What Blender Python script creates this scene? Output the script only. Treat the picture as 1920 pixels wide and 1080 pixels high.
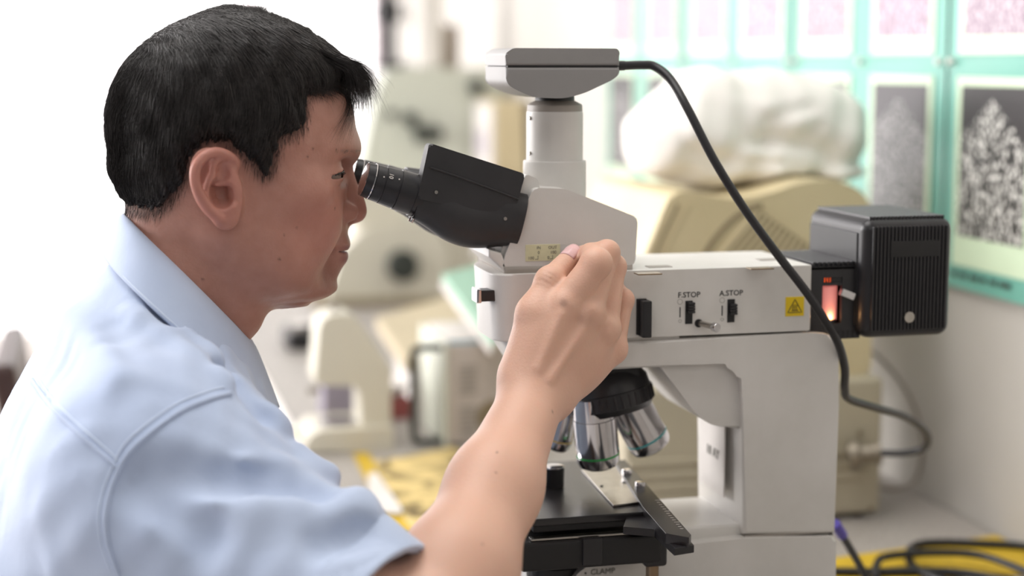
import bpy, bmesh, math, random
import numpy as np
from mathutils import Vector, Matrix, noise as mnoise

# ---------------------------------------------------------------- scene, camera, light
scene = bpy.context.scene
COL = scene.collection
for o in list(bpy.data.objects):
    bpy.data.objects.remove(o, do_unlink=True)

# World frame: X = towards the poster wall, Y = along the bench (away from the camera),
# Z = up, origin on the bench top below the microscope's optical axis.
YAW, PITCH, FPX = math.radians(14.0), math.atan2(430.0, 3200.0), 3200.0
CAM = np.array([-0.4115, -1.3403, 0.52])
cam_d = bpy.data.cameras.new('camera')
cam_d.sensor_width = 36.0
cam_d.lens = FPX / 1920.0 * 36.0
cam_d.clip_start = 0.02
cam_d.dof.use_dof = True
cam_d.dof.focus_distance = 1.30
cam_d.dof.aperture_fstop = 2.6
cam = bpy.data.objects.new('camera', cam_d)
cam.location = CAM
cam.rotation_euler = (math.pi / 2 - PITCH, 0, -YAW)
COL.objects.link(cam)
scene.camera = cam

scene.view_settings.view_transform = 'Standard'
scene.view_settings.look = 'None'
scene.view_settings.gamma = 1.0
scene.view_settings.use_curve_mapping = False
scene.view_settings.exposure = 0.07
scene.cycles.use_denoising = True

world = bpy.data.worlds.new('world')
scene.world = world
world.use_nodes = True
bg = world.node_tree.nodes['Background']
bg.inputs[0].default_value = (1.0, 0.97, 0.955, 1)
bg.inputs[1].default_value = 0.20

def area_light(name, loc, target, sx, sy, power, color=(1, 1, 1)):
    d = bpy.data.lights.new(name, 'AREA')
    d.shape = 'RECTANGLE'
    d.size, d.size_y = sx, sy
    d.energy = power
    d.color = color
    o = bpy.data.objects.new(name, d)
    o.location = loc
    o.rotation_euler = (Vector(target) - Vector(loc)).to_track_quat('-Z', 'Y').to_euler()
    COL.objects.link(o)
    return o

# daylight coming in through the window bays beyond the man, an overhead lamp and added front fill, both without fixtures
area_light('window_daylight', (-3.0, 1.7, 1.05), (0.0, 0.2, 0.2), 3.2, 1.7, 190, (1.0, 0.975, 0.97))
area_light('overhead_fill_light', (-0.45, 0.1, 1.75), (-0.2, 0.0, 0.0), 1.6, 1.2, 26, (1.0, 0.97, 0.94))
area_light('overhead_fill_light', (-0.9, -2.6, 1.7), (-0.1, 0.0, 0.3), 1.8, 1.2, 8.5, (1.0, 0.96, 0.93))  # unseen fill lamp added behind the camera to brighten the near sides

# ---------------------------------------------------------------- pixel -> place helpers
_cy, _sy = math.cos(YAW), math.sin(YAW)
_cp, _sp = math.cos(PITCH), math.sin(PITCH)
C_R = np.array([_cy, -_sy, 0.0])
C_F = np.array([_sy * _cp, _cy * _cp, -_sp])
C_U = np.array([_sy * _sp, _cy * _sp, _cp])

def ray(px, py):
    return C_F + C_R * ((px - 960.0) / FPX) + C_U * ((540.0 - py) / FPX)

def atY(px, py, y):
    d = ray(px, py)
    return CAM + d * ((y - CAM[1]) / d[1])

def atX(px, py, x):
    d = ray(px, py)
    return CAM + d * ((x - CAM[0]) / d[0])

def atZ(px, py, z=0.0):
    d = ray(px, py)
    return CAM + d * ((z - CAM[2]) / d[2])

def proj(p):
    q = np.asarray(p, float) - CAM
    w = q @ C_F
    return 960 + FPX * (q @ C_R) / w, 540 - FPX * (q @ C_U) / w

# ---------------------------------------------------------------- materials
def _lin(c):
    return tuple((v / 12.92 if v <= 0.04045 else ((v + 0.055) / 1.055) ** 2.4) for v in c)

def hexc(h):
    h = h.lstrip('#')
    return _lin(tuple(int(h[i:i + 2], 16) / 255 for i in (0, 2, 4)))

def node(nt, typ, **kw):
    n = nt.nodes.new(typ)
    for k, v in kw.items():
        setattr(n, k, v)
    return n

def pmat(name, col, rough=0.5, metal=0.0, var=0.06, vscale=14.0, bump=0.0, bscale=300.0, spec=0.5,
         col2=None, sss=0.0, coat=0.0, emit=None, estr=0.0, aniso=None):
    """Principled material whose colour wanders a little with noise; optional fine bump."""
    m = bpy.data.materials.new(name)
    m.use_nodes = True
    nt = m.node_tree
    b = nt.nodes['Principled BSDF']
    c = hexc(col) if isinstance(col, str) else col
    b.inputs['Roughness'].default_value = rough
    b.inputs['Metallic'].default_value = metal
    b.inputs['Specular IOR Level'].default_value = spec
    if coat:
        b.inputs['Coat Weight'].default_value = coat
        b.inputs['Coat Roughness'].default_value = 0.15
    if emit is not None:
        b.inputs['Emission Color'].default_value = (*(hexc(emit) if isinstance(emit, str) else emit), 1)
        b.inputs['Emission Strength'].default_value = estr
    tc = node(nt, 'ShaderNodeTexCoord')
    nz = node(nt, 'ShaderNodeTexNoise')
    nz.inputs['Scale'].default_value = vscale
    nz.inputs['Detail'].default_value = 5
    nz.inputs['Roughness'].default_value = 0.6
    nt.links.new(tc.outputs['Object'], nz.inputs['Vector'])
    cr = node(nt, 'ShaderNodeValToRGB')
    c2 = (hexc(col2) if isinstance(col2, str) else col2) if col2 else tuple(v * (1 - 2.2 * var) for v in c)
    cr.color_ramp.elements[0].position = 0.30
    cr.color_ramp.elements[1].position = 0.62
    cr.color_ramp.elements[0].color = (*c2, 1)
    cr.color_ramp.elements[1].color = (*[min(1, v * (1 + var * 0.4)) for v in c], 1)
    nt.links.new(nz.outputs['Fac'], cr.inputs['Fac'])
    nt.links.new(cr.outputs['Color'], b.inputs['Base Color'])
    if sss:
        b.inputs['Subsurface Weight'].default_value = sss
        b.inputs['Subsurface Radius'].default_value = (0.010, 0.0035, 0.0018)
        b.inputs['Subsurface Scale'].default_value = 0.35
    if bump:
        n2 = node(nt, 'ShaderNodeTexNoise')
        n2.inputs['Scale'].default_value = bscale
        n2.inputs['Detail'].default_value = 3
        nt.links.new(tc.outputs['Object'], n2.inputs['Vector'])
        bp = node(nt, 'ShaderNodeBump')
        bp.inputs['Strength'].default_value = bump
        bp.inputs['Distance'].default_value = 0.002
        nt.links.new(n2.outputs['Fac'], bp.inputs['Height'])
        nt.links.new(bp.outputs['Normal'], b.inputs['Normal'])
    return m

def glass_mat(name, col=(1, 1, 1), rough=0.02):
    m = bpy.data.materials.new(name)
    m.use_nodes = True
    b = m.node_tree.nodes['Principled BSDF']
    b.inputs['Base Color'].default_value = (*col, 1)
    b.inputs['Roughness'].default_value = rough
    b.inputs['Transmission Weight'].default_value = 1.0
    return m

# ---------------------------------------------------------------- object helpers
def tag(o, label=None, cat=None, group=None, kind=None):
    for k, v in (('label', label), ('category', cat), ('group', group), ('kind', kind)):
        if v:
            o[k] = v
    return o

def empty(name, loc, label=None, cat=None, group=None, rotz=0.0, kind=None):
    o = bpy.data.objects.new(name, None)
    o.empty_display_size = 0.02
    o.location = loc
    o.rotation_euler = (0, 0, rotz)
    COL.objects.link(o)
    return tag(o, label, cat, group, kind)

def smooth_mesh(me, angle=40.0):
    me.polygons.foreach_set('use_smooth', np.ones(len(me.polygons), bool))
    me.set_sharp_from_angle(angle=math.radians(angle))
    me.update()

def link(name, me, mat, parent=None, local=False):
    """One mesh object. Vertices are in world space unless local; a parented mesh keeps its place."""
    o = bpy.data.objects.new(name, me)
    if mat is not None:
        for m in (mat if isinstance(mat, (list, tuple)) else [mat]):
            me.materials.append(m)
    COL.objects.link(o)
    if parent is not None:
        o.parent = parent
        if not local:
            bpy.context.view_layer.update()
            o.matrix_parent_inverse = parent.matrix_world.inverted()
    elif not local:
        # put the origin at the thing's base centre
        n = len(me.vertices)
        co = np.empty(n * 3)
        me.vertices.foreach_get('co', co)
        co = co.reshape(-1, 3)
        c = np.array([(co[:, 0].min() + co[:, 0].max()) / 2, (co[:, 1].min() + co[:, 1].max()) / 2, co[:, 2].min()])
        me.vertices.foreach_set('co', (co - c).ravel())
        me.update()
        o.location = c
    return o

def bm_link(name, bm, mat, parent=None, angle=40.0, local=False):
    bmesh.ops.recalc_face_normals(bm, faces=bm.faces)
    me = bpy.data.meshes.new(name)
    bm.to_mesh(me)
    bm.free()
    smooth_mesh(me, angle)
    o = link(name, me, mat, parent, local)
    if len(me.polygons) > 6:
        wn = o.modifiers.new('weighted_normals', 'WEIGHTED_NORMAL')
        wn.keep_sharp = True
    return o

def add_box(bm, x0, x1, y0, y1, z0, z1, bev=0.0, seg=2, M=None):
    r = bmesh.ops.create_cube(bm, size=1.0)
    vs = r['verts']
    for v in vs:
        v.co = Vector(((x0 + x1) / 2 + v.co.x * (x1 - x0), (y0 + y1) / 2 + v.co.y * (y1 - y0), (z0 + z1) / 2 + v.co.z * (z1 - z0)))
        if M is not None:
            v.co = M @ v.co
    if bev:
        es = list({e for v in vs for e in v.link_edges})
        bmesh.ops.bevel(bm, geom=es, offset=bev, segments=seg, profile=0.5, affect='EDGES', clamp_overlap=True)

def box(name, x0, x1, y0, y1, z0, z1, mat, parent=None, bev=0.0015, seg=2, M=None):
    bm = bmesh.new()
    add_box(bm, x0, x1, y0, y1, z0, z1, bev, seg, M)
    return bm_link(name, bm, mat, parent)

def add_prism(bm, pts3, vec, bev=0.0, seg=3, bev_cap_only=False):
    """Extrude the closed 3D polygon pts3 by vec; bevel its edges."""
    a = [bm.verts.new(Vector(p)) for p in pts3]
    b = [bm.verts.new(Vector(p) + Vector(vec)) for p in pts3]
    fs = [bm.faces.new(a), bm.faces.new(b[::-1])]
    n = len(a)
    side = []
    for i in range(n):
        j = (i + 1) % n
        bm.faces.new((a[j], a[i], b[i], b[j]))
        side.append((a[i], b[i]))
    if bev:
        es = set()
        for f in fs:
            es |= set(f.edges)
        if not bev_cap_only:
            for p, q in side:
                for e in p.link_edges:
                    if e.other_vert(p) is q:
                        es.add(e)
        bmesh.ops.bevel(bm, geom=list(es), offset=bev, segments=seg, profile=0.5, affect='EDGES', clamp_overlap=True)

def round_poly(pts, radii, seg=6):
    """2D polygon with rounded corners (radius per corner or one number)."""
    n = len(pts)
    if not hasattr(radii, '__len__'):
        radii = [radii] * n
    out = []
    P = [np.array(p, float) for p in pts]
    for i in range(n):
        a, b, c = P[i - 1], P[i], P[(i + 1) % n]
        r = radii[i]
        if r <= 0:
            out.append(b)
            continue
        u, v = a - b, c - b
        lu, lv = np.linalg.norm(u), np.linalg.norm(v)
        t = min(r, lu * 0.48, lv * 0.48)
        p0, p1 = b + u / lu * t, b + v / lv * t
        for k in range(seg + 1):
            s = k / seg
            out.append((1 - s) ** 2 * p0 + 2 * s * (1 - s) * b + s * s * p1)
    return out

def slab(name, pxs, y0, y1, mat, parent=None, bev=0.0015, r=0.0, seg=3, world=False, cap_only=True):
    """Profile traced on the plane Y=y0 (pixels, or x/z metres when world) extruded to Y=y1."""
    q = [(p[0], p[1]) for p in pxs] if world else [(lambda w: (w[0], w[2]))(atY(p[0], p[1], y0)) for p in pxs]
    if not (np.isscalar(r) and r == 0):
        q = round_poly(q, r)
    bm = bmesh.new()
    add_prism(bm, [(a, y0, b) for a, b in q], (0, y1 - y0, 0), bev, seg, bev_cap_only=cap_only)
    return bm_link(name, bm, mat, parent)

def frame_axes(d):
    d = np.asarray(d, float)
    d = d / np.linalg.norm(d)
    a = np.array([0, 0, 1.0]) if abs(d[2]) < 0.9 else np.array([1.0, 0, 0])
    e1 = np.cross(d, a)
    e1 /= np.linalg.norm(e1)
    return d, e1, np.cross(d, e1)

def add_lathe(bm, org, axis, prof, seg=48):
    """Revolve prof [(t along axis, radius)] round axis from org. Closed at the ends by fans."""
    d, e1, e2 = frame_axes(axis)
    org = np.asarray(org, float)
    rings = []
    for t, r in prof:
        c = org + d * t
        if r < 1e-7:
            rings.append([bm.verts.new(c)])
        else:
            rings.append([bm.verts.new(c + r * (math.cos(2 * math.pi * k / seg) * e1 + math.sin(2 * math.pi * k / seg) * e2)) for k in range(seg)])
    for A, B in zip(rings, rings[1:]):
        for k in range(seg):
            j = (k + 1) % seg
            if len(A) == 1 and len(B) == 1:
                continue
            if len(A) == 1:
                bm.faces.new((A[0], B[k], B[j]))
            elif len(B) == 1:
                bm.faces.new((A[k], A[j], B[0]))
            else:
                bm.faces.new((A[k], A[j], B[j], B[k]))
    for R, f in ((rings[0], 1), (rings[-1], -1)):
        if len(R) > 1:
            bm.faces.new(R[::f])

def lathe(name, org, axis, prof, mat, parent=None, seg=48, angle=35):
    bm = bmesh.new()
    add_lathe(bm, org, axis, prof, seg)
    return bm_link(name, bm, mat, parent, angle)

def cyl(name, p0, p1, r, mat, parent=None, seg=32, bev=0.0006, r1=None):
    p0, p1 = np.asarray(p0, float), np.asarray(p1, float)
    L = np.linalg.norm(p1 - p0)
    r1 = r if r1 is None else r1
    b = min(bev, L * 0.3, r * 0.4, r1 * 0.4)
    return lathe(name, p0, p1 - p0, [(0, r - b), (b * 0.3, r - b * 0.3), (b, r), (L - b, r1), (L - b * 0.3, r1 - b * 0.3), (L, r1 - b)], mat, parent, seg)

def spline(pts, n=12):
    P = [np.asarray(p, float) for p in pts]
    P = [2 * P[0] - P[1]] + P + [2 * P[-1] - P[-2]]
    out = []
    for i in range(1, len(P) - 2):
        a, b, c, d = P[i - 1:i + 3]
        for k in range(n):
            t = k / n
            out.append(0.5 * (2 * b + (c - a) * t + (2 * a - 5 * b + 4 * c - d) * t * t + (3 * b - a - 3 * c + d) * t ** 3))
    out.append(P[-2])
    return np.array(out)

def add_tube(bm, path, r, seg=10):
    path = np.asarray(path, float)
    n = len(path)
    rr = np.full(n, r) if np.isscalar(r) else np.asarray(r)
    T = np.gradient(path, axis=0)
    T /= np.linalg.norm(T, axis=1)[:, None] + 1e-12
    d, e1, e2 = frame_axes(T[0])
    rings = []
    for i in range(n):
        e1 = e1 - T[i] * (e1 @ T[i])
        e1 /= np.linalg.norm(e1)
        e2 = np.cross(T[i], e1)
        rings.append([bm.verts.new(path[i] + rr[i] * (math.cos(2 * math.pi * k / seg) * e1 + math.sin(2 * math.pi * k / seg) * e2)) for k in range(seg)])
    for A, B in zip(rings, rings[1:]):
        for k in range(seg):
            j = (k + 1) % seg
            bm.faces.new((A[k], A[j], B[j], B[k]))
    bm.faces.new(rings[0][::-1])
    bm.faces.new(rings[-1])

def tube(name, pts, r, mat, parent=None, seg=10, n=12):
    bm = bmesh.new()
    path = spline(pts, n) if n else pts
    add_tube(bm, path, r, seg)
    return bm_link(name, bm, mat, parent, 60)

def text(name, body, size, loc, mat, parent=None, right=(1, 0, 0), up=(0, 0, 1), depth=0.00015, align='CENTER', bold=0.0):
    """Raised lettering lying on a surface: right/up give the plane of the writing."""
    cu = bpy.data.curves.new(name, 'FONT')
    cu.body = body
    cu.size = size
    cu.align_x = align
    cu.align_y = 'CENTER'
    cu.extrude = depth
    cu.offset = bold
    cu.resolution_u = 3
    tmp = bpy.data.objects.new(name, cu)
    COL.objects.link(tmp)
    bpy.context.view_layer.update()
    me = bpy.data.meshes.new_from_object(tmp.evaluated_get(bpy.context.evaluated_depsgraph_get()))
    bpy.data.objects.remove(tmp, do_unlink=True)
    r, u = Vector(right).normalized(), Vector(up).normalized()
    nrm = r.cross(u)
    M = Matrix((r, u, nrm)).transposed().to_4x4()
    M.translation = Vector(loc)
    me.transform(M)
    me.materials.clear()
    return link(name, me, mat, parent)

# ---------------------------------------------------------------- implicit-surface modelling (for the body and clothes)
def smin(a, b, k):
    h = np.clip(0.5 + 0.5 * (b - a) / k, 0, 1)
    return b + (a - b) * h - k * h * (1 - h)

def smax(a, b, k):
    return -smin(-a, -b, k)

def surface_net(F, org, h):
    """Naive surface nets on the sampled field F (inside < 0). Returns verts, quads."""
    s = F < 0
    nx, ny, nz = F.shape
    c = np.zeros((nx - 1, ny - 1, nz - 1), np.uint8)
    for i in (0, 1):
        for j in (0, 1):
            for k in (0, 1):
                c += s[i:nx - 1 + i, j:ny - 1 + j, k:nz - 1 + k]
    act = np.argwhere((c > 0) & (c < 8))
    idx = -np.ones(c.shape, np.int64)
    idx[act[:, 0], act[:, 1], act[:, 2]] = np.arange(len(act))
    acc = np.zeros((len(act), 3))
    cnt = np.zeros(len(act))
    corners = [(i, j, k) for i in (0, 1) for j in (0, 1) for k in (0, 1)]
    for a in range(8):
        for b in range(a + 1, 8):
            A, B = np.array(corners[a]), np.array(corners[b])
            if np.abs(A - B).sum() != 1:
                continue
            fa = F[act[:, 0] + A[0], act[:, 1] + A[1], act[:, 2] + A[2]]
            fb = F[act[:, 0] + B[0], act[:, 1] + B[1], act[:, 2] + B[2]]
            m = (fa < 0) != (fb < 0)
            t = np.where(m, fa / np.where(m, fa - fb, 1), 0)
            acc[m] += A + (B - A) * t[m][:, None]
            cnt[m] += 1
    V = (act + acc / cnt[:, None]) * h + np.asarray(org)
    quads = []
    for ax in range(3):
        o1, o2 = (ax + 1) % 3, (ax + 2) % 3
        sl0 = [slice(None)] * 3
        sl1 = [slice(None)] * 3
        sl0[ax] = slice(0, -1)
        sl1[ax] = slice(1, None)
        ch = s[tuple(sl0)] != s[tuple(sl1)]
        e = np.argwhere(ch)
        lim = np.array(F.shape) - 1
        ok = (e[:, o1] > 0) & (e[:, o2] > 0) & (e[:, o1] < lim[o1]) & (e[:, o2] < lim[o2]) & (e[:, ax] < lim[ax])
        e = e[ok]
        d1 = np.zeros(3, int)
        d1[o1] = 1
        d2 = np.zeros(3, int)
        d2[o2] = 1
        g = lambda q: idx[q[:, 0], q[:, 1], q[:, 2]]
        q = np.stack([g(e - d1 - d2), g(e - d2), g(e), g(e - d1)], 1)
        ins = s[e[:, 0], e[:, 1], e[:, 2]]
        q[~ins] = q[~ins][:, ::-1]
        quads.append(q)
    return V, np.concatenate(quads)

def sdf_grid(lo, hi, h):
    lo, hi = np.asarray(lo, float), np.asarray(hi, float)
    n = np.ceil((hi - lo) / h).astype(int) + 1
    ax = [(lo[i] + h * np.arange(n[i])).astype(np.float32) for i in range(3)]
    return ax[0][:, None, None], ax[1][None, :, None], ax[2][None, None, :]

def np_mesh(name, V, Q):
    me = bpy.data.meshes.new(name)
    nv, nq = len(V), len(Q)
    me.vertices.add(nv)
    me.vertices.foreach_set('co', np.ascontiguousarray(V, np.float32).ravel())
    k = Q.shape[1]
    me.loops.add(nq * k)
    me.loops.foreach_set('vertex_index', np.ascontiguousarray(Q, np.int32).ravel())
    me.polygons.add(nq)
    me.polygons.foreach_set('loop_start', np.arange(0, nq * k, k, dtype=np.int32))
    me.polygons.foreach_set('use_smooth', np.ones(nq, bool))
    me.update(calc_edges=True)
    me.validate()
    return me

def relax(V, Q, it=2, lam=0.5):
    """A few Laplacian passes over the quads' edges."""
    E = np.concatenate([Q[:, [0, 1]], Q[:, [1, 2]], Q[:, [2, 3]], Q[:, [3, 0]]])
    for _ in range(it):
        S = np.zeros_like(V)
        c = np.zeros(len(V))
        for k in range(3):
            S[:, k] = np.bincount(E[:, 0], V[E[:, 1], k], len(V)) + np.bincount(E[:, 1], V[E[:, 0], k], len(V))
        c = np.bincount(E[:, 0], minlength=len(V)) + np.bincount(E[:, 1], minlength=len(V))
        V = V + lam * (S / np.maximum(c, 1)[:, None] - V)
    return V

# ---------------------------------------------------------------- shared materials
M_white = pmat('microscope_enamel', '#d6d3cf', 0.38, var=0.05, vscale=9, bump=0.03, bscale=900, col2='#cbc8c2')
M_white2 = pmat('microscope_enamel_edge', '#dad7d2', 0.35, var=0.04, vscale=12)
M_greyring = pmat('warm_grey_enamel', '#9d968e', 0.45, var=0.05)
M_black = pmat('black_plastic', '#232225', 0.36, var=0.10, vscale=40, bump=0.04, bscale=1500)
M_blacksat = pmat('black_satin_paint', '#2e2d2f', 0.42, var=0.10, vscale=30, bump=0.05, bscale=1800)
M_blackdeep = pmat('deep_black_paint', '#151416', 0.5, var=0.1)
M_stage = pmat('black_anodised_stage', '#1f1d1f', 0.30, var=0.10, vscale=25, spec=0.6)
M_camgrey = pmat('camera_grey_plastic', '#8f8d8c', 0.40, var=0.03, bump=0.03, bscale=1500)
M_chrome = pmat('chrome', '#cfcdcf', 0.10, metal=1.0, var=0.04)
M_steel = pmat('brushed_steel', '#b7b2ab', 0.28, metal=1.0, var=0.08, vscale=60)
M_brass = pmat('brass_rod', '#8f7a62', 0.30, metal=0.9, var=0.08)
M_label = pmat('cream_label', '#dcd9b4', 0.5, var=0.05, vscale=60)
M_print = pmat('black_print', '#2b2a2a', 0.6, var=0.05)
M_printg = pmat('grey_print', '#77756c', 0.6, var=0.05)
M_yellow = pmat('yellow_sticker', '#e6c51d', 0.45, var=0.04, vscale=60)
M_rubber = pmat('black_rubber_cable', '#222124', 0.42, var=0.08)
M_cyan = pmat('cyan_paint_ring', '#4fb0b4', 0.4, var=0.03)
M_green = pmat('green_paint_ring', '#3aa557', 0.4, var=0.03)
M_yring = pmat('yellow_paint_ring', '#d6b53a', 0.4, var=0.03)
M_glow = pmat('hot_lamp_glow', '#e6a7a2', 0.45, var=0.02, emit='#ee8078', estr=0.42)
M_glowslot = pmat('lit_vent_slot', '#ff7040', 0.5, var=0.02, emit='#ff5a1c', estr=2.6)
M_paper = pmat('white_paper', '#dbd6d1', 0.7, var=0.04)

# ================================================================ the room
M_wall = pmat('painted_wall', '#bdb9b2', 0.75, var=0.03, vscale=3, bump=0.05, bscale=120)
M_wallw = pmat('white_plaster', '#f1ece9', 0.85, var=0.02, vscale=3)
M_bench = pmat('speckled_bench_top', '#aea8a2', 0.55, var=0.22, vscale=260, col2='#7b746d')
M_benchedge = pmat('bench_edge', '#efeae4', 0.45, var=0.03)
M_cab = pmat('cabinet_front', '#d9d3cb', 0.6, var=0.04)
M_floor = pmat('pale_floor', '#e2dcd8', 0.5, var=0.05, vscale=6)
M_frame = pmat('window_frame_paint', '#e9dde2', 0.5, var=0.03)
M_pane = bpy.data.materials.new('daylit_frosted_pane')
M_pane.use_nodes = True
_b = M_pane.node_tree.nodes['Principled BSDF']
_b.inputs['Base Color'].default_value = (0.9, 0.9, 0.9, 1)
_b.inputs['Emission Color'].default_value = (1.0, 0.985, 0.985, 1)
_b.inputs['Emission Strength'].default_value = 2.2
XW = 0.553
def structure(o):
    o['kind'] = 'structure'
    return o
structure(box('wall_right', XW, XW + 0.12, -1.6, 4.4, -0.78, 2.0, M_wall, None, 0))
structure(box('floor', -3.2, XW, -3.2, 4.4, -0.80, -0.78, M_floor, None, 0))
# back wall with its window band
structure(box('wall_back', -3.2, XW, 4.28, 4.4, -0.78, -0.36, M_wallw, None, 0))
structure(box('wall_left', -3.32, -3.2, -1.0, 4.4, -0.78, 0.05, M_wallw, None, 0))
def window(name, horiz, c0, c1, z0, z1, fixed, n, low=None):
    w = structure(empty(name, ((c0 + c1) / 2, fixed, z0) if horiz else (fixed, (c0 + c1) / 2, z0)))
    def bar(nm, a0, a1, b0, b1, mat, d0, d1):
        if horiz:
            box(nm, a0, a1, fixed + d0, fixed + d1, b0, b1, mat, w, 0.002 if mat is M_frame else 0)
        else:
            box(nm, fixed - d1, fixed - d0, a0, a1, b0, b1, mat, w, 0.002 if mat is M_frame else 0)
    step = (c1 - c0) / n
    for i in range(n):
        bar('pane', c0 + i * step, c0 + (i + 1) * step, z0, z1, M_pane, 0.05, 0.055)
    for i in range(n + 1):
        x = c0 + i * step
        bar('mullion', x - 0.024, x + 0.024, z0, z1, M_frame, 0.0, 0.05)
    for z in (z0, z1):
        bar('rail', c0, c1, z - 0.02, z + 0.02, M_frame, 0.0, 0.05)
    if low is not None:
        for i in range(0, n, 4):
            bar('lower_pane', c0 + i * step, c0 + (i + 4) * step, low, z0 - 0.02, M_pane, 0.02, 0.055)
    return w
window('window_1', True, -2.866, 0.541, 0.29, 1.95, 4.28, 8, -0.35)
window('window_2', False, -0.8, 4.2, 0.09, 1.95, -3.2, 6)

bench = empty('bench', (0.2, 1.0, -0.78), 'long laboratory bench with a speckled grey top along the poster wall', 'bench')
BX1 = XW - 0.003
box('bench_top', -0.135, BX1, -1.5, 3.9, -0.035, 0.0, M_bench, bench, 0.003)
box('edge_strip', -0.143, -0.1352, -1.5, 3.9, -0.037, 0.001, M_benchedge, bench, 0.002)
for y in (-1.3, 0.1, 1.5, 2.9):
    box('cabinet', -0.09, BX1 - 0.02, y, y + 0.7, -0.70, -0.0355, M_cab, bench, 0.004)
    box('plinth', -0.05, BX1 - 0.04, y + 0.02, y + 0.68, -0.78, -0.70, M_greyring, bench, 0.002)
# ================================================================ the microscope
mic = empty('microscope', (0.08, 0, 0.0), 'large white upright laboratory microscope with black binocular eyepieces and chrome objectives', 'microscope')

# ---- stand: base, column, arm
def stand_outline():
    y = -0.055
    P = lambda a, b: (lambda w: (w[0], w[2]))(atY(a, b, y))
    pts = [P(1100, 644), P(1515, 624), P(1572, 628), P(1573, 760), P(1567, 1000), P(1394, 1003), P(1393, 760), P(1388, 680), P(1100, 697)]
    rad = [0.0, 0.0, 0.026, 0, 0, 0, 0, 0.022, 0]
    return round_poly(pts, rad, 8)
o = slab('column', stand_outline(), -0.055, 0.055, M_white, mic, bev=0.0035, seg=4, world=True)
# gusset under the arm
slab('arm_gusset', [(1222, 670), (1400, 660), (1400, 806), (1330, 797), (1302, 772)], -0.047, 0.047, M_white, mic, bev=0.003, r=[0, 0, 0, 0.012, 0.008])
# base
P = lambda a, b: (lambda w: (w[0], w[2]))(atY(a, b, -0.056))
bpts = [P(1393, 1008), P(1566, 1005), (P(1566, 1005)[0] + 0.002, 0.0), (-0.075, 0.0), (-0.075, 0.060), P(1085, 1068), P(1150, 1036)]
slab('base', round_poly(bpts, [0, 0.004, 0.006, 0.02, 0.02, 0.01, 0.02]), -0.058, 0.058, M_white, mic, bev=0.005, seg=4, world=True)
box('base_shelf', 0.030, 0.11, -0.046, 0.05, 0.120, 0.136, M_white2, mic, 0.003)
# seam strip between base and column
box('base_seam', 0.108, 0.1885, -0.0535, 0.0535, 0.1255, 0.1285, M_greyring, mic, 0.0005)
# paper note on the column front
bm = bmesh.new()
add_box(bm, 0.0985, 0.1000, -0.028, 0.030, 0.155, 0.215, 0.0005)
bm_link('paper_note', bm, M_paper, mic)
text('note_print', '10 AY', 0.012, (0.0982, -0.002, 0.188), M_printg, mic, right=(0, -1, 0), up=(0, 0, 1))
# thin black strip along the rear of the column
box('rear_strip', 0.1890, 0.1935, -0.040, 0.045, 0.0, 0.262, M_blackdeep, mic, 0.001)

# ---- reflected-light illuminator: the long housing above the arm
def plan_prism(name, plan, z0, z1, mat, parent, bev, top_shift=None):
    bm = bmesh.new()
    a = [(x, y, z0) for x, y in plan]
    lo = [bm.verts.new(p) for p in a]
    hi = [bm.verts.new((x + (top_shift(x, y) if top_shift else 0), y, z1)) for x, y in plan]
    f0 = bm.faces.new(lo[::-1])
    f1 = bm.faces.new(hi)
    n = len(lo)
    for i in range(n):
        j = (i + 1) % n
        bm.faces.new((lo[i], lo[j], hi[j], hi[i]))
    if bev:
        bmesh.ops.bevel(bm, geom=list(set(f0.edges) | set(f1.edges)), offset=bev, segments=3, profile=0.5, affect='EDGES', clamp_overlap=True)
    return bm_link(name, bm, mat, parent)
fr = round_poly([(-0.103, -0.0548), (-0.103, 0.0548), (0.162, 0.0548), (0.162, -0.0548)], [0.020, 0.050, 0.002, 0.002], 8)
plan_prism('illuminator_housing', fr, 0.2985, 0.3525, M_white, mic, 0.0022, top_shift=lambda x, y: -0.003 if x < -0.05 else 0)
fr2 = round_poly([(-0.082, -0.051), (-0.082, 0.051), (0.05, 0.051), (0.05, -0.051)], [0.024, 0.046, 0.002, 0.002], 8)
plan_prism('housing_front', fr2, 0.276, 0.2982, M_white, mic, 0.003, top_shift=lambda x, y: -0.014 if x < -0.04 else 0)
# little pads and bolts on the housing top
for (a, b) in ((1235, 500), (1215, 513), (1440, 487), (1425, 503)):
    w = atZ(a, b, 0.3525)
    box('top_plug', w[0] - 0.010, w[0] + 0.010, w[1] - 0.006, w[1] + 0.006, 0.3520, 0.3531, M_greyring if b in (500, 487) else M_brass, mic, 0.0005)
# filter slider knob at the front
box('filter_slider', -0.116, -0.086, -0.046, -0.030, 0.3305, 0.3395, M_black, mic, 0.001)
box('slider_tip', -0.1175, -0.1135, -0.047, -0.029, 0.3295, 0.3405, M_chrome, mic, 0.0008)

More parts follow.
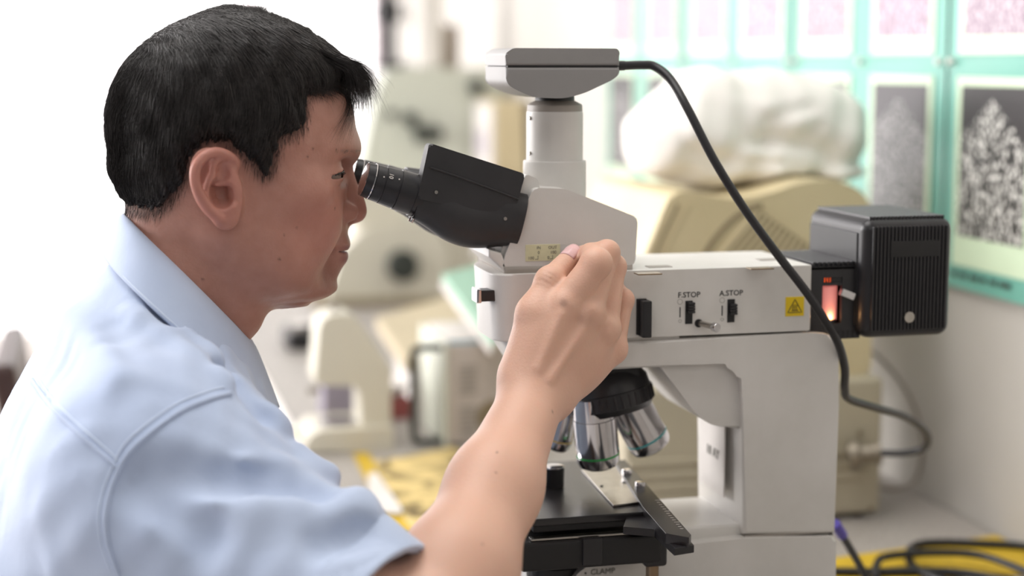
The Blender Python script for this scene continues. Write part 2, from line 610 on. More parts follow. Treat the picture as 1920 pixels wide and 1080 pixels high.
# side controls on the near face (Y = -0.0548)
YF = -0.0548
def ctl(px0, py0, px1, py1, y_out, name, mat, bev=0.0006, y_in=YF + 0.002):
    a, b = atY(px0, py0, YF), atY(px1, py1, YF)
    return box(name, min(a[0], b[0]), max(a[0], b[0]), y_out, y_in, min(a[2], b[2]), max(a[2], b[2]), mat, mic, bev)
ctl(1193, 560, 1211, 627, YF - 0.0018, 'slot_plate', M_blackdeep)
ctl(1198, 562, 1215, 630, YF - 0.010, 'slot_lever', M_black, 0.001)
for tx, nm in ((1293, 'F.STOP'), (1372, 'A.STOP')):
    k = 0 if tx == 1293 else -3
    ctl(tx - 8, 564 + k, tx + 5, 607 + k, YF - 0.0007, 'stop_slot', M_blackdeep, 0.0003)
    dy = 566 if tx == 1293 else 572
    for g in range(4):
        ctl(tx - 5, dy + g * 5.2 + k, tx + 7, dy + g * 5.2 + 4.2 + k, YF - 0.0052, 'stop_lever', M_black, 0.0005)
    w = atY(tx, 553 + k * 1.1, YF)
    text('stop_print', nm, 0.0062, (w[0] - 0.0005, YF - 0.0001, w[2]), M_print, mic, right=(1, 0, 0), bold=0.00006)
    w0, w1 = atY(tx - 18, 566 + k, YF), atY(tx - 18, 602 + k, YF)
    bm = bmesh.new()
    ring = [w0 + np.array([0.0021 * math.cos(t), 0, 0.0021 * math.sin(t)]) for t in np.linspace(0, 2 * math.pi, 25)]
    add_tube(bm, ring, 0.00016, 6)
    bm_link('open_mark', bm, M_printg, mic)
    bm = bmesh.new()
    ring = [w1 + np.array([0.0012 * math.cos(t), 0, 0.0012 * math.sin(t)]) for t in np.linspace(0, 2 * math.pi, 19)]
    add_tube(bm, ring, 0.00016, 6)
    bm_link('closed_mark', bm, M_printg, mic)
    ctl(tx - 19, 576 + k, tx - 17, 595 + k, YF - 0.0001, 'scale_bar', M_print, 0)
# chrome pull pin
w = atY(1310, 606, YF)
cyl('pin_socket', (w[0], YF + 0.001, w[2]), (w[0], YF - 0.0012, w[2]), 0.0034, M_blackdeep, mic)
cyl('pull_pin', (w[0] + 0.001, YF, w[2]), (w[0] + 0.0075, YF - 0.020, w[2] - 0.0008), 0.0024, M_steel, mic)
cyl('pin_cap', (w[0] + 0.0062, YF - 0.0165, w[2] - 0.0006), (w[0] + 0.0080, YF - 0.0215, w[2] - 0.0009), 0.0037, M_chrome, mic)
# heat-warning sticker
a, b = atY(1473, 557, YF), atY(1507, 592, YF)
box('warning_sticker', a[0], b[0], YF - 0.0004, YF + 0.001, b[2], a[2], M_yellow, mic, 0.0002)
cxs, czs, sw = (a[0] + b[0]) / 2, (a[2] + b[2]) / 2, (b[0] - a[0])
bm = bmesh.new()
tri = [(cxs - sw * 0.38, czs - sw * 0.30), (cxs + sw * 0.38, czs - sw * 0.30), (cxs, czs + sw * 0.36)]
tp = [np.array([p[0], YF - 0.0005, p[1]]) for p in tri]
path = np.concatenate([np.linspace(tp[i], tp[(i + 1) % 3], 6)[:-1] for i in range(3)] + [tp[:1]])
add_tube(bm, path, 0.00032, 6)
bm_link('warning_triangle', bm, M_print, mic)
for k in (-1, 0, 1):
    zz = np.linspace(czs - sw * 0.16, czs + sw * 0.10, 8)
    pts = [(cxs + k * sw * 0.10 + 0.0005 * math.sin((z - czs) / sw * 22), YF - 0.0005, z) for z in zz]
    tube('heat_wave', pts, 0.0003, M_print, mic, seg=6, n=0)
box('heat_base', cxs - sw * 0.17, cxs + sw * 0.17, YF - 0.0007, YF - 0.0003, czs - sw * 0.22, czs - sw * 0.18, M_print, mic, 0)

# ---- trinocular head
yh = -0.046
slab('head_mount', [(944, 500), (1188, 497), (1188, 522), (948, 527)], -0.048, 0.048, M_greyring, mic, bev=0.003)
slab('head_body', [(1000, 352), (1060, 354), (1196, 408), (1191, 497), (942, 503), (948, 476)], yh, 0.046, M_white, mic, bev=0.0045, r=[0.004, 0.004, 0.004, 0.004, 0.002, 0.002], seg=4)
slab('head_front', [(986, 326), (1008, 336), (1012, 352), (958, 505), (941, 488), (938, 478)], -0.040, 0.040, M_white2, mic, bev=0.003, r=0.002)
slab('head_foot', [(940, 474), (952, 500), (952, 512), (944, 508), (917, 482), (917, 468)], -0.046, 0.040, M_white2, mic, bev=0.002)
# in / out label
a, b = atY(985, 459, yh), atY(1050, 488, yh)
box('port_label', a[0], b[0], yh - 0.0004, yh + 0.001, b[2], a[2], M_label, mic, 0.0002)
lw = b[0] - a[0]
for s, fx, fz, sz in (('IN', 0.38, 0.80, 0.0034), ('OUT', 0.78, 0.80, 0.0034), ('0', 0.38, 0.50, 0.0034), ('100', 0.80, 0.50, 0.0034), ('100', 0.16, 0.18, 0.0034), ('0', 0.66, 0.18, 0.0034)):
    text('label_print', s, sz, (a[0] + lw * fx, yh - 0.00045, b[2] + (a[2] - b[2]) * fz), M_printg, mic)
for fx in (0.36, 0.78):
    xx = a[0] + lw * fx
    box('label_tick', xx - 0.0002, xx + 0.0002, yh - 0.0005, yh - 0.0003, b[2] + 0.0014, b[2] + 0.0042, M_printg, mic, 0)
    box('label_tick', xx - 0.0025, xx + 0.0002, yh - 0.0005, yh - 0.0003, b[2] + 0.0012, b[2] + 0.0016, M_printg, mic, 0)
# pull knob of the beam splitter
w = atY(1067, 474, yh)
cyl('port_knob_stem', (w[0], yh + 0.001, w[2]), (w[0], yh - 0.007, w[2]), 0.0022, M_steel, mic)
cyl('port_knob', (w[0], yh - 0.004, w[2]), (w[0], yh - 0.016, w[2]), 0.0045, M_blackdeep, mic)

# photo tube (vertical, on the plane Y=0)
ct = atY(1040, 250, 0.0)
TX = ct[0]
zt = lambda py: atY(1040, py, 0.0)[2]
z0, z1, z2, z3, z4 = zt(385), zt(300), zt(206), zt(190), zt(180)
lathe('photo_tube_collar', (TX, 0, z0), (0, 0, 1), [(0, 0.0256), (z1 - z0 - 0.0012, 0.0256), (z1 - z0 - 0.0003, 0.0252), (z1 - z0, 0.0245), (z1 - z0, 0.020)], M_white, mic, 64)
lathe('photo_tube', (TX, 0, z1 - 0.002), (0, 0, 1), [(0, 0.0230), (z2 - z1, 0.0230), (z2 - z1 + 0.001, 0.0224)], M_white, mic, 64)
lathe('tube_ring', (TX, 0, z2 - 0.001), (0, 0, 1), [(0, 0.0224), (0.0045, 0.0224), (0.0055, 0.0218), (z3 - z2 + 0.002, 0.0155), (z3 - z2 + 0.002, 0.01)], M_greyring, mic, 64)
lathe('camera_neck', (TX, 0, z3 - 0.001), (0, 0, 1), [(0, 0.0160), (z4 - z3 + 0.004, 0.0158)], M_blackdeep, mic, 48)
for py in (222, 288):
    w = atY(988, py, -0.010)
    cyl('tube_screw', (TX - 0.0222, -0.006, w[2]), (TX - 0.0236, -0.0064, w[2]), 0.0015, M_steel, mic, 12, 0.0002)

# ---- binocular body
yb = -0.048
# upper slab with the ridge along its side
slab('eyepiece_housing', [(805, 268), (985, 326), (962, 420), (783, 372)], -0.0495, -0.034, M_blacksat, mic, bev=0.003, r=[0.0035, 0.003, 0, 0.002], seg=4)
slab('prism_block', [(862, 296), (985, 334), (962, 420), (850, 392)], -0.036, 0.046, M_blacksat, mic, bev=0.004, r=0.003, seg=3)
tube('housing_ridge', [atY(806, 314, -0.0498), atY(860, 332, -0.0498), atY(920, 354, -0.0498), atY(972, 374, -0.0498)], 0.0009, M_black, mic, 8, 6)
# lower barrel covers, one per eye, bulging downwards
def barrel_cover(name, yc):
    bm = bmesh.new()
    ax0, ax1 = atY(779, 366, -0.032), atY(972, 412, -0.032)
    ax0[1] = ax1[1] = yc
    d = (ax1 - ax0) / np.linalg.norm(ax1 - ax0)
    L = np.linalg.norm(ax1 - ax0)
    up = np.array([-d[2], 0, d[0]]) * (1 if d[0] > 0 else -1)
    n, seg = 22, 40
    rings = []
    for i in range(n + 1):
        t = i / n
        c = ax0 + d * (L * t)
        drop = 0.0115 * math.sin(math.pi * min(1, t * 1.02)) ** 1.5 * (0.55 + 0.45 * t) if t > 0 else 0
        r = 0.0185 + 0.0035 * min(1, t * 3)
        ring = []
        for k in range(seg):
            a = 2 * math.pi * k / seg
            s, q = math.sin(a), math.cos(a)
            rz = r + (drop if s < 0 else 0.0) * (-s if s < 0 else 0)
            sq = 3.0
            rr = 1.0 / (abs(q) ** sq + abs(s) ** sq) ** (1 / sq)
            dish = 0.0022 * math.exp(-((s - 0.25) / 0.35) ** 2) * math.sin(math.pi * min(1, max(0, (t - 0.12) / 0.8))) * (1 if q < 0 else 0)
            ring.append(bm.verts.new(c + up * (rz * s * rr) + np.array([0, 1, 0]) * ((r * 0.86 - dish) * q * rr)))
        rings.append(ring)
    for A, B in zip(rings, rings[1:]):
        for k in range(seg):
            j = (k + 1) % seg
            bm.faces.new((A[k], A[j], B[j], B[k]))
    f = bm.faces.new(rings[0][::-1])
    bm.faces.new(rings[-1])
    bmesh.ops.bevel(bm, geom=list(f.edges), offset=0.0012, segments=2, profile=0.5, affect='EDGES')
    o = bm_link(name, bm, M_blacksat, mic, 50)
    return o, ax0, d, up
# seam band, screws, eyepieces
for yc in (-0.032, 0.032):
    o, ax0, d, up = barrel_cover('barrel_cover', yc)
    e = lambda t: ax0 + d * t
    lat = np.array([0, -1.0, 0])
    if yc < 0:
        for t, s in ((0.0115, 0.0065), (0.070, -0.001)):
            p = e(t) + up * s + lat * 0.0188
            cyl('cover_screw', p + lat * -0.002, p + lat * 0.0003, 0.0014, M_steel, mic, 14, 0.0002)
    # eyepiece: revolve around the tube axis, pointing to the eye
    L = np.linalg.norm(atY(690, 338, -0.032) - atY(779, 366, -0.032)) + 0.002
    ax = -d
    dd = atY(690, 338, -0.032) - atY(779, 366, -0.032)
    dd[1] = 0
    ax = dd / np.linalg.norm(dd)
    lathe('eyepiece_barrel', ax0 - ax * 0.004, ax, [(0, 0.0170), (0.006, 0.0170), (0.0062, 0.0164), (0.0195, 0.0160), (0.0197, 0.0152), (0.0205, 0.0152), (0.0207, 0.0156), (0.0315, 0.0148), (0.0317, 0.0142), (0.0325, 0.0142), (0.0327, 0.0146), (L - 0.002, 0.0141), (L - 0.0018, 0.0134), (L - 0.0006, 0.0134)], M_black, mic, 48)
    lathe('eyepiece_band', ax0 - ax * 0.004, ax, [(L - 0.0015, 0.0133), (L - 0.0013, 0.0143), (L - 0.0005, 0.0143), (L - 0.0003, 0.0133)], M_chrome, mic, 48)
    lathe('eyepiece_cup', ax0 - ax * 0.004, ax, [(L - 0.0004, 0.0139), (L + 0.0050, 0.0131), (L + 0.0056, 0.0124), (L + 0.0056, 0.0095), (L + 0.0036, 0.0090)], M_black, mic, 48)
    lathe('eyepiece_rim', ax0 - ax * 0.004, ax, [(L + 0.0050, 0.0130), (L + 0.0053, 0.0134), (L + 0.0058, 0.0130), (L + 0.0058, 0.0122)], M_chrome, mic, 48)
    lathe('eyepiece_lens', ax0 - ax * 0.004, ax, [(L + 0.0030, 0.0092), (L + 0.0042, 0.006), (L + 0.0046, 0.0)], glass_mat('lens_glass'), mic, 32)
    if yc < 0:
        for t, a_, r in ((0.022, 0.55, 0.0158), (0.034, 0.45, 0.0147)):
            p = (ax0 - ax * 0.004) + ax * t + r * (math.sin(a_) * up + math.cos(a_) * lat)
            nn = math.sin(a_) * up + math.cos(a_) * lat
            cyl('setting_dot', p - nn * 0.0003, p + nn * 0.0001, 0.0006, M_paper, mic, 10, 0.0001)
        p = (ax0 - ax * 0.004) + ax * 0.0285 + 0.01525 * (math.sin(0.6) * up + math.cos(0.6) * lat)
        nn = math.sin(0.6) * up + math.cos(0.6) * lat
        upv = np.cross(nn, ax)
        text('eyepiece_print', '10', 0.0050, p, M_paper, mic, right=-np.cross(nn, -ax), up=-ax, depth=0.0003)
        # bright screw under the barrel
        p = ax0 - up * 0.0175 + lat * 0.010
        cyl('clamp_screw', p, p - up * 0.0035 - ax * -0.001, 0.0022, M_chrome, mic, 14)

# ---- camera on top
yc0 = -0.036
cam_t = empty('microscope_camera', (TX, 0, z4), 'grey box-shaped digital camera mounted on top of the white photo tube', 'camera')
top = [(948, 123), (948, 100), (962, 90), (1157, 91), (1162, 97), (1162, 123)]
bot = [(948, 125.5), (1162, 125.5), (1161, 139), (1148, 150), (1098, 174), (1060, 185), (1000, 183), (966, 168), (950, 157)]
slab('upper_shell', top, yc0, 0.036, M_camgrey, cam_t, bev=0.004, r=[0, 0.002, 0.003, 0.002, 0.003, 0], seg=4)
slab('lower_shell', bot, yc0, 0.036, M_camgrey, cam_t, bev=0.005, r=[0, 0, 0.004, 0.004, 0.006, 0.008, 0.008, 0.006, 0.004], seg=4)
slab('seam', [(952, 121), (1158, 121), (1158, 128), (952, 128)], yc0 + 0.0012, 0.034, M_blackdeep, cam_t, bev=0.0004)
a = atY(1162, 123, 0.0)
gx = atY(1162, 123, yc0)[0]
gz = atY(1165, 123, -0.005)[2]
cyl('cable_gland', (gx - 0.003, -0.012, gz), (gx + 0.012, -0.012, gz), 0.0040, M_rubber, cam_t, 20)

# ---- camera cable (near side of the illuminator, down behind the column, out to the plug)
cable = tube('camera_cable', [np.array([gx + 0.010, -0.012, gz]), atY(1205, 122, -0.013), atY(1228, 125, -0.015), atY(1258, 150, -0.028), atY(1290, 205, -0.048), atY(1340, 302, -0.062), atY(1398, 395, -0.070), atY(1460, 480, -0.074), atY(1510, 545, -0.076), atY(1548, 602, -0.076), atY(1572, 645, -0.066), atY(1584, 690, -0.045), atY(1584, 728, -0.02), atY(1592, 748, 0.0), atY(1640, 764, 0.04), atY(1700, 783, 0.10), atY(1737, 812, 0.16), atY(1735, 838, 0.20), atY(1700, 849, 0.22), atY(1652, 850, 0.235)],
    0.0036, M_rubber, None, 12)
tag(cable, 'black cable hanging from the grey camera past the lamp housing to the round plug', 'cable')

# ---- lamp house
lamp = empty('lamp_neck', (0.165, 0, 0.29), 'black vented lamp adapter with glowing slots between white housing and lamp house', 'lamp')
yn = -0.046
def pw(a, b, y):
    w = atY(a, b, y)
    return w[0], w[2]
nx0, nz1 = pw(1517, 501, yn)
nx1, nz0 = pw(1612, 634, yn)
nx0 = 0.1632
bm = bmesh.new()
# housing built as a frame of plates so that the side window is a real opening
wx0, wz1 = pw(1543, 536, yn)
wx1, wz0 = pw(1577, 606, yn)
for q in ((nx0, wx0, nz0, nz1), (wx1, nx1, nz0, nz1), (wx0, wx1, nz0, wz0), (wx0, wx1, wz1, nz1)):
    pass
bm.free()
box('side_plate', nx0, wx0, yn, yn + 0.004, nz0, nz1, M_black, lamp, 0.0004)
box('side_plate', wx1, nx1, yn, yn + 0.004, nz0, nz1, M_black, lamp, 0.0004)
box('side_plate', wx0, wx1, yn, yn + 0.004, nz0, wz0, M_black, lamp, 0.0)
sl1 = pw(1543, 521, yn)[1]
sl0 = pw(1543, 531, yn)[1]
box('side_plate', wx0, wx1, yn, yn + 0.004, wz1, sl0, M_black, lamp, 0.0)
box('side_plate', wx0, wx1, yn, yn + 0.004, sl1, nz1, M_black, lamp, 0.0)
# glowing vent slots: bars between them
xs = [pw(a, 526, yn)[0] for a in (1541, 1547, 1552, 1557, 1562, 1567, 1572, 1577)]
for k, a in enumerate(xs):
    lit = k < 4
    box('vent_slot', a - 0.0006, a + 0.0006, yn + 0.0022 if lit else yn - 0.0001, yn + 0.003 if lit else yn + 0.003, sl0 + 0.0005, sl1 - 0.0005, M_glowslot if 0 < k < 4 else M_blackdeep, lamp, 0)
for a, b in zip(xs, xs[1:]):
    box('vent_bar', a + 0.0006, b - 0.0006, yn, yn + 0.004, sl0, sl1, M_black, lamp, 0)
# inside: the lamp tube glow
cyl('lamp_tube', ((wx0 + wx1) / 2, yn + 0.012, wz0 + 0.001), ((wx0 + wx1) / 2, yn + 0.012, wz1 - 0.001), (wx1 - wx0) * 0.52, M_glow, lamp, 32, 0.001)
fl = bpy.data.lights.new('lamp_filament', 'POINT')
fl.energy = 0.010
fl.color = (1.0, 0.55, 0.22)
fl.shadow_soft_size = 0.002
flo = bpy.data.objects.new('lamp_filament', fl)
flo.location = ((wx0 + wx1) / 2, yn + 0.0005, wz0 + 0.004)
COL.objects.link(flo)
lathe('lamp_socket', ((wx0 + wx1) / 2, yn + 0.006, wz0 - 0.003), (0, 0, 1), [(0, 0.004), (0.003, 0.006), (0.006, 0.006)], M_blackdeep, lamp, 24)
M_ = Matrix.Translation(Vector((pw(1586, 551, yn)[0], yn - 0.003, pw(1586, 551, yn)[1]))) @ Matrix.Rotation(math.radians(22), 4, 'Y')
box('lamp_clip', -0.0065, 0.0065, -0.002, 0.003, -0.003, 0.003, M_chrome, lamp, 0.0006, M=M_)
box('back_plate', nx0, nx1, 0.042, 0.046, nz0, nz1, M_black, lamp, 0.0004)
box('bottom_plate', nx0, nx1, yn + 0.004, 0.042, nz0, nz0 + 0.004, M_black, lamp, 0.0)
box('top_plate', nx0, nx1, yn, 0.046, nz1 - 0.003, nz1, M_black, lamp, 0.0006)
box('inner_wall', nx0 + 0.002, nx1 - 0.002, -0.012, -0.008, nz0 + 0.004, nz1 - 0.003, M_blackdeep, lamp, 0)
for k in range(10):
    x = nx0 + 0.004 + k * (nx1 - nx0 - 0.006) / 9.5
    box('cooling_fin', x, x + 0.0020, yn + 0.001, 0.045, nz1, nz1 + 0.0038, M_black, lamp, 0.0006)
for k in range(5):
    x = pw(1570 + k * 9, 630, yn)[0]
    box('lower_slot', x, x + 0.0017, yn - 0.0003, yn + 0.002, nz0 + 0.001, nz0 + 0.0075, M_blackdeep, lamp, 0)

house = empty('lamp_house', (0.255, 0, 0.288), 'ribbed black lamp house box behind the microscope by the poster wall', 'lamp')
yl = -0.060
hx0, hz1 = pw(1622, 412, yl)
hx1, hz0 = pw(1784, 632, yl)
hz0 = pw(1615, 637, yl)[1]
bm = bmesh.new()
add_box(bm, hx0, hx1, yl, 0.055, hz0, hz1, 0.010, 5)
bm_link('body', bm, M_black, house)
box('front_panel', hx0 - 0.0012, hx0 + 0.003, yl + 0.012, 0.047, hz0 + 0.010, hz1 - 0.012, M_blackdeep, house, 0.001)
nfin = 21
for k in range(nfin):
    x = hx0 + 0.008 + k * (hx1 - hx0 - 0.016) / (nfin - 1)
    box('side_fin', x - 0.0011, x + 0.0011, yl - 0.0018, yl + 0.002, hz0 + 0.007, hz1 - 0.006, M_black, house, 0.0007)
    box('top_fin', x - 0.0011, x + 0.0011, yl + 0.006, 0.049, hz1 - 0.002, hz1 + 0.0018, M_black, house, 0.0007)
a, b = pw(1668, 452, yl), pw(1758, 480, yl)
box('name_plate', a[0], b[0], yl - 0.0024, yl, b[1], a[1], M_blackdeep, house, 0.0008)
w = atY(1702, 594, yl)
cyl('fixing_screw', (w[0], yl, w[2]), (w[0], yl - 0.0035, w[2]), 0.0047, M_steel, house, 24)
for a in (1660, 1748):
    w = atY(a, 592, yl)
    cyl('small_screw', (w[0], yl, w[2]), (w[0], yl - 0.0024, w[2]), 0.0014, M_blackdeep, house, 12, 0.0002)

# ---- revolving nosepiece and objectives
nc = atY(1138, 722, 0.0)
nax = np.array([0.20, -0.10, -1.0])
lathe('nosepiece', nc - nax / np.linalg.norm(nax) * 0.016, nax, [(0, 0.024), (0.006, 0.030), (0.012, 0.0345), (0.020, 0.0355), (0.0205, 0.0365), (0.033, 0.0365), (0.0335, 0.0355), (0.038, 0.033), (0.038, 0.01)], M_black, mic, 64)
slab('nosepiece_mount', [(1075, 690), (1200, 685), (1200, 712), (1090, 716)], -0.026, 0.026, M_blackdeep, mic, bev=0.002)
for k in range(36):
    nd, e1, e2 = frame_axes(nax)
    a = 2 * math.pi * k / 36
    r = math.cos(a) * e1 + math.sin(a) * e2
    p = nc - nd * 0.016 + r * 0.0362
    cyl('grip_rib', p + nd * 0.0215, p + nd * 0.0325, 0.0012, M_black, mic, 6, 0.0002)
def objective(top_px, bot_px, y_top, y_bot, r, ring_mat, label):
    a = atY(top_px[0], top_px[1], y_top)
    b = atY(bot_px[0], bot_px[1], y_bot)
    ax = (b - a) / np.linalg.norm(b - a)
    L = np.linalg.norm(b - a)
    a = a - ax * 0.012
    L += 0.012
    o = empty('objective', a, None)
    o.parent = mic
    bpy.context.view_layer.update()
    o.matrix_parent_inverse = mic.matrix_world.inverted()
    o['label'] = label
    lathe('barrel', a, ax, [(0, r * 0.93), (L * 0.30, r * 0.96), (L * 0.305, r), (L * 0.80, r), (L * 0.805, r * 0.985), (L * 0.825, r * 0.985), (L * 0.83, r), (L - 0.006, r * 0.985), (L - 0.002, r * 0.90)], M_chrome, o, 48)
    lathe('colour_ring', a, ax, [(L * 0.803, r * 0.95), (L * 0.804, r * 1.004), (L * 0.827, r * 1.004), (L * 0.828, r * 0.95)], ring_mat, o, 48)
    lathe('front_lens_mount', a, ax, [(L - 0.003, r * 0.86), (L - 0.001, r * 0.80), (L + 0.0008, r * 0.62), (L + 0.0008, r * 0.2)], M_blackdeep, o, 32)
    return o
objective((1113, 768), (1123, 874), -0.012, -0.008, 0.0182, M_green, 'chrome objective with a green colour ring')
objective((1170, 742), (1224, 840), 0.004, 0.006, 0.0185, M_cyan, 'chrome objective with a cyan colour ring')
objective((1062, 770), (1046, 842), 0.026, 0.030, 0.0105, M_yring, 'short chrome objective with a yellow colour ring')

# ---- stage
ZS = 0.165
box('stage_plate', -0.086, 0.012, -0.092, 0.090, ZS - 0.006, ZS, M_stage, mic, 0.0012)
box('stage_plate_lower', -0.082, 0.016, -0.088, 0.088, ZS - 0.012, ZS - 0.0065, M_blackdeep, mic, 0.001)
box('stage_rail', -0.086, -0.006, -0.096, -0.088, ZS - 0.0165, ZS - 0.0145, M_steel, mic, 0.0005)
box('stage_carrier', -0.095, 0.02, -0.100, 0.086, ZS - 0.040, ZS - 0.0168, M_blackdeep, mic, 0.003)
box('carrier_clip', -0.046, -0.030, -0.103, -0.098, ZS - 0.037, ZS - 0.0155, M_black, mic, 0.001)
# specimen plate and holder arm
plate = [atZ(1090, 880, ZS + 0.002), atZ(1148, 866, ZS + 0.002), atZ(1216, 938, ZS + 0.002), atZ(1150, 947, ZS + 0.002)]
bm = bmesh.new()
add_prism(bm, plate, (0, 0, -0.0018), 0.0003, 1)
bm_link('specimen_plate', bm, M_steel, mic)
bm = bmesh.new()
arm = [atZ(1150, 862, ZS + 0.004), atZ(1172, 862, ZS + 0.004), atZ(1296, 1002, ZS + 0.004), atZ(1292, 1008, ZS + 0.004), atZ(1248, 1000, ZS + 0.004), atZ(1205, 950, ZS + 0.004)]
add_prism(bm, arm, (0, 0, -0.008), 0.0006, 2)
bm_link('slide_holder_arm', bm, M_stage, mic)
a0, a1 = atZ(1250, 985, ZS - 0.004), atZ(1282, 1028, ZS - 0.004)
bm = bmesh.new()
add_prism(bm, [atZ(1178, 958, ZS - 0.003), atZ(1240, 950, ZS - 0.003), atZ(1302, 1022, ZS - 0.003), atZ(1264, 1028, ZS - 0.003), atZ(1228, 992, ZS - 0.003), atZ(1168, 988, ZS - 0.003)], (0, 0, -0.006), 0.0008, 2)
bm_link('slide_holder_bracket', bm, M_black, mic)
for k in range(14):
    w = atZ(1228 + k * 3.6, 938 + k * 4.1, ZS + 0.004)
    d1 = np.array([0.0026, -0.0006, 0])
    tube('scale_tick', [w, w + d1 * (1.5 if k % 5 == 0 else 1)], 0.00022, M_paper, mic, 5, 0)
for a, b in ((1175, 889), (1200, 913)):
    w = atZ(a, b, ZS + 0.004)
    cyl('spring_screw', (w[0], w[1], ZS + 0.002), (w[0], w[1], ZS + 0.0085), 0.0042, M_chrome, mic, 24, 0.0012)
for a, b in ((1118, 876), (1128, 912), (1170, 905)):
    w = atZ(a, b, ZS + 0.002)
    cyl('plate_screw', (w[0], w[1], ZS + 0.0015), (w[0], w[1], ZS + 0.0028), 0.0014, M_blackdeep, mic, 12, 0.0002)
# knurled knob on the stage
w = atZ(1037, 912, ZS)
lathe('stage_knob', (w[0], w[1], ZS), (0, 0, 1), [(0, 0.0090), (0.016, 0.0095), (0.0168, 0.0088)], M_blackdeep, mic, 40)
lathe('stage_knob_cap', (w[0], w[1], ZS + 0.0165), (0, 0, 1), [(0, 0.0094), (0.0008, 0.0094), (0.0012, 0.0088), (0.0012, 0.0)], M_chrome, mic, 40)
# drive block and rod
w = atY(1225, 1030, -0.090)
bm = bmesh.new()
add_box(bm, w[0] - 0.0095, w[0] + 0.0095, -0.098, -0.078, w[2] - 0.0125, w[2] + 0.014, 0.003, 3)
bm_link('drive_block', bm, M_black, mic)
cyl('drive_rod', (w[0], -0.088, w[2] - 0.010), (w[0], -0.088, 0.03), 0.0052, M_brass, mic)
lathe('drive_knob', (w[0], -0.088, 0.030), (0, 0, 1), [(0, 0.011), (0.02, 0.012), (0.022, 0.011)], M_black, mic, 32)
# condenser under the stage with its bright lever
wc = atY(1030, 1062, -0.045)
lathe('condenser', (-0.048, -0.03, 0.088), (0, 0, 1), [(0, 0.022), (0.012, 0.024), (0.022, 0.024), (0.026, 0.021), (0.04, 0.02)], M_blackdeep, mic, 48)
slab('condenser_lever', [(1130, 1027), (1180, 1020), (1200, 1024), (1140, 1034)], -0.070, -0.060, M_steel, mic, bev=0.0006)
w = atY(1128, 1072, -0.0585)
text('clamp_print', 'CLAMP', 0.0066, (w[0] + 0.001, -0.0586, w[2]), M_printg, mic)
w = atY(1098, 1075, -0.0585)
cyl('clamp_dot', (w[0], -0.0575, w[2]), (w[0], -0.0588, w[2]), 0.0008, M_print, mic, 10, 0.0001)
# coarse focus knobs low on the column
for s in (-1, 1):
    lathe('focus_knob', (0.135, s * 0.056, 0.055), (0, s, 0), [(0, 0.021), (0.003, 0.026), (0.018, 0.026), (0.020, 0.024), (0.020, 0.016), (0.030, 0.0155), (0.031, 0.014)], M_black, mic, 48)
# ================================================================ the man (implicit body, shirt, hair)
def A3(px, py, y):
    return np.array(atY(px, py, y), np.float32)

def f_ell(X, Y, Z, c, r, rot=None):
    x, y, z = X - c[0], Y - c[1], Z - c[2]
    if rot is not None:
        x, y, z = (rot[0][0] * x + rot[0][1] * y + rot[0][2] * z,
                   rot[1][0] * x + rot[1][1] * y + rot[1][2] * z,
                   rot[2][0] * x + rot[2][1] * y + rot[2][2] * z)
    k0 = np.sqrt((x / r[0]) ** 2 + (y / r[1]) ** 2 + (z / r[2]) ** 2) + 1e-9
    k1 = np.sqrt((x / r[0] ** 2) ** 2 + (y / r[1] ** 2) ** 2 + (z / r[2] ** 2) ** 2) + 1e-9
    return k0 * (k0 - 1) / k1

def f_cap(X, Y, Z, a, b, ra, rb, sy=1.0):
    bx, by, bz = b[0] - a[0], b[1] - a[1], b[2] - a[2]
    x, y, z = X - a[0], Y - a[1], Z - a[2]
    h = np.clip((x * bx + y * by + z * bz) / (bx * bx + by * by + bz * bz), 0, 1)
    return np.sqrt((x - bx * h) ** 2 + ((y - by * h) / sy) ** 2 + (z - bz * h) ** 2) - (ra + (rb - ra) * h)

def rotY(a):
    c, s = math.cos(a), math.sin(a)
    return ((c, 0, s), (0, 1, 0), (-s, 0, c))

def sdf_mesh(f, lo, hi, h, block=8, reach=1.0, slack=0.004):
    """Sample f only in the blocks near its surface, then surface-net it."""
    lo, hi = np.asarray(lo, float), np.asarray(hi, float)
    nb = np.ceil((hi - lo) / (h * block)).astype(int)
    n = nb * block
    bc = np.stack(np.meshgrid(*[np.arange(k) for k in nb], indexing='ij'), -1).reshape(-1, 3)
    cen = lo + (bc * block + (block - 1) / 2) * h
    fc = f(*[cen[:, i].astype(np.float32) for i in range(3)])
    rad = h * block * 0.9 * reach + slack
    F = np.repeat(np.repeat(np.repeat(np.where(fc < 0, -1.0, 1.0).astype(np.float32).reshape(nb), block, 0), block, 1), block, 2)
    ab = bc[np.abs(fc) < rad]
    g = np.stack(np.meshgrid(*[np.arange(block)] * 3, indexing='ij'), -1).reshape(-1, 3)
    ch = 1500
    for s in range(0, len(ab), ch):
        ii = (ab[s:s + ch, None, :] * block + g[None]).reshape(-1, 3)
        p = lo + ii * h
        F[ii[:, 0], ii[:, 1], ii[:, 2]] = f(*[p[:, i].astype(np.float32) for i in range(3)])
    V, Q = surface_net(F, lo, h)
    return V, Q

def march(f, px, py, t0=0.7, t1=1.9):
    """First hit of the camera ray through a pixel with the surface f=0."""
    d = ray(px, py)
    t = np.linspace(t0, t1, 1500)
    p = CAM[None] + d[None] * t[:, None]
    v = f(*[p[:, i].astype(np.float32) for i in range(3)])
    k = np.argmax(v < 0)
    if not (v < 0).any():
        k = int(np.argmin(v))
        return p[k]
    a = v[k - 1] / (v[k - 1] - v[k]) if k > 0 else 0
    return p[k - 1] + (p[k] - p[k - 1]) * a

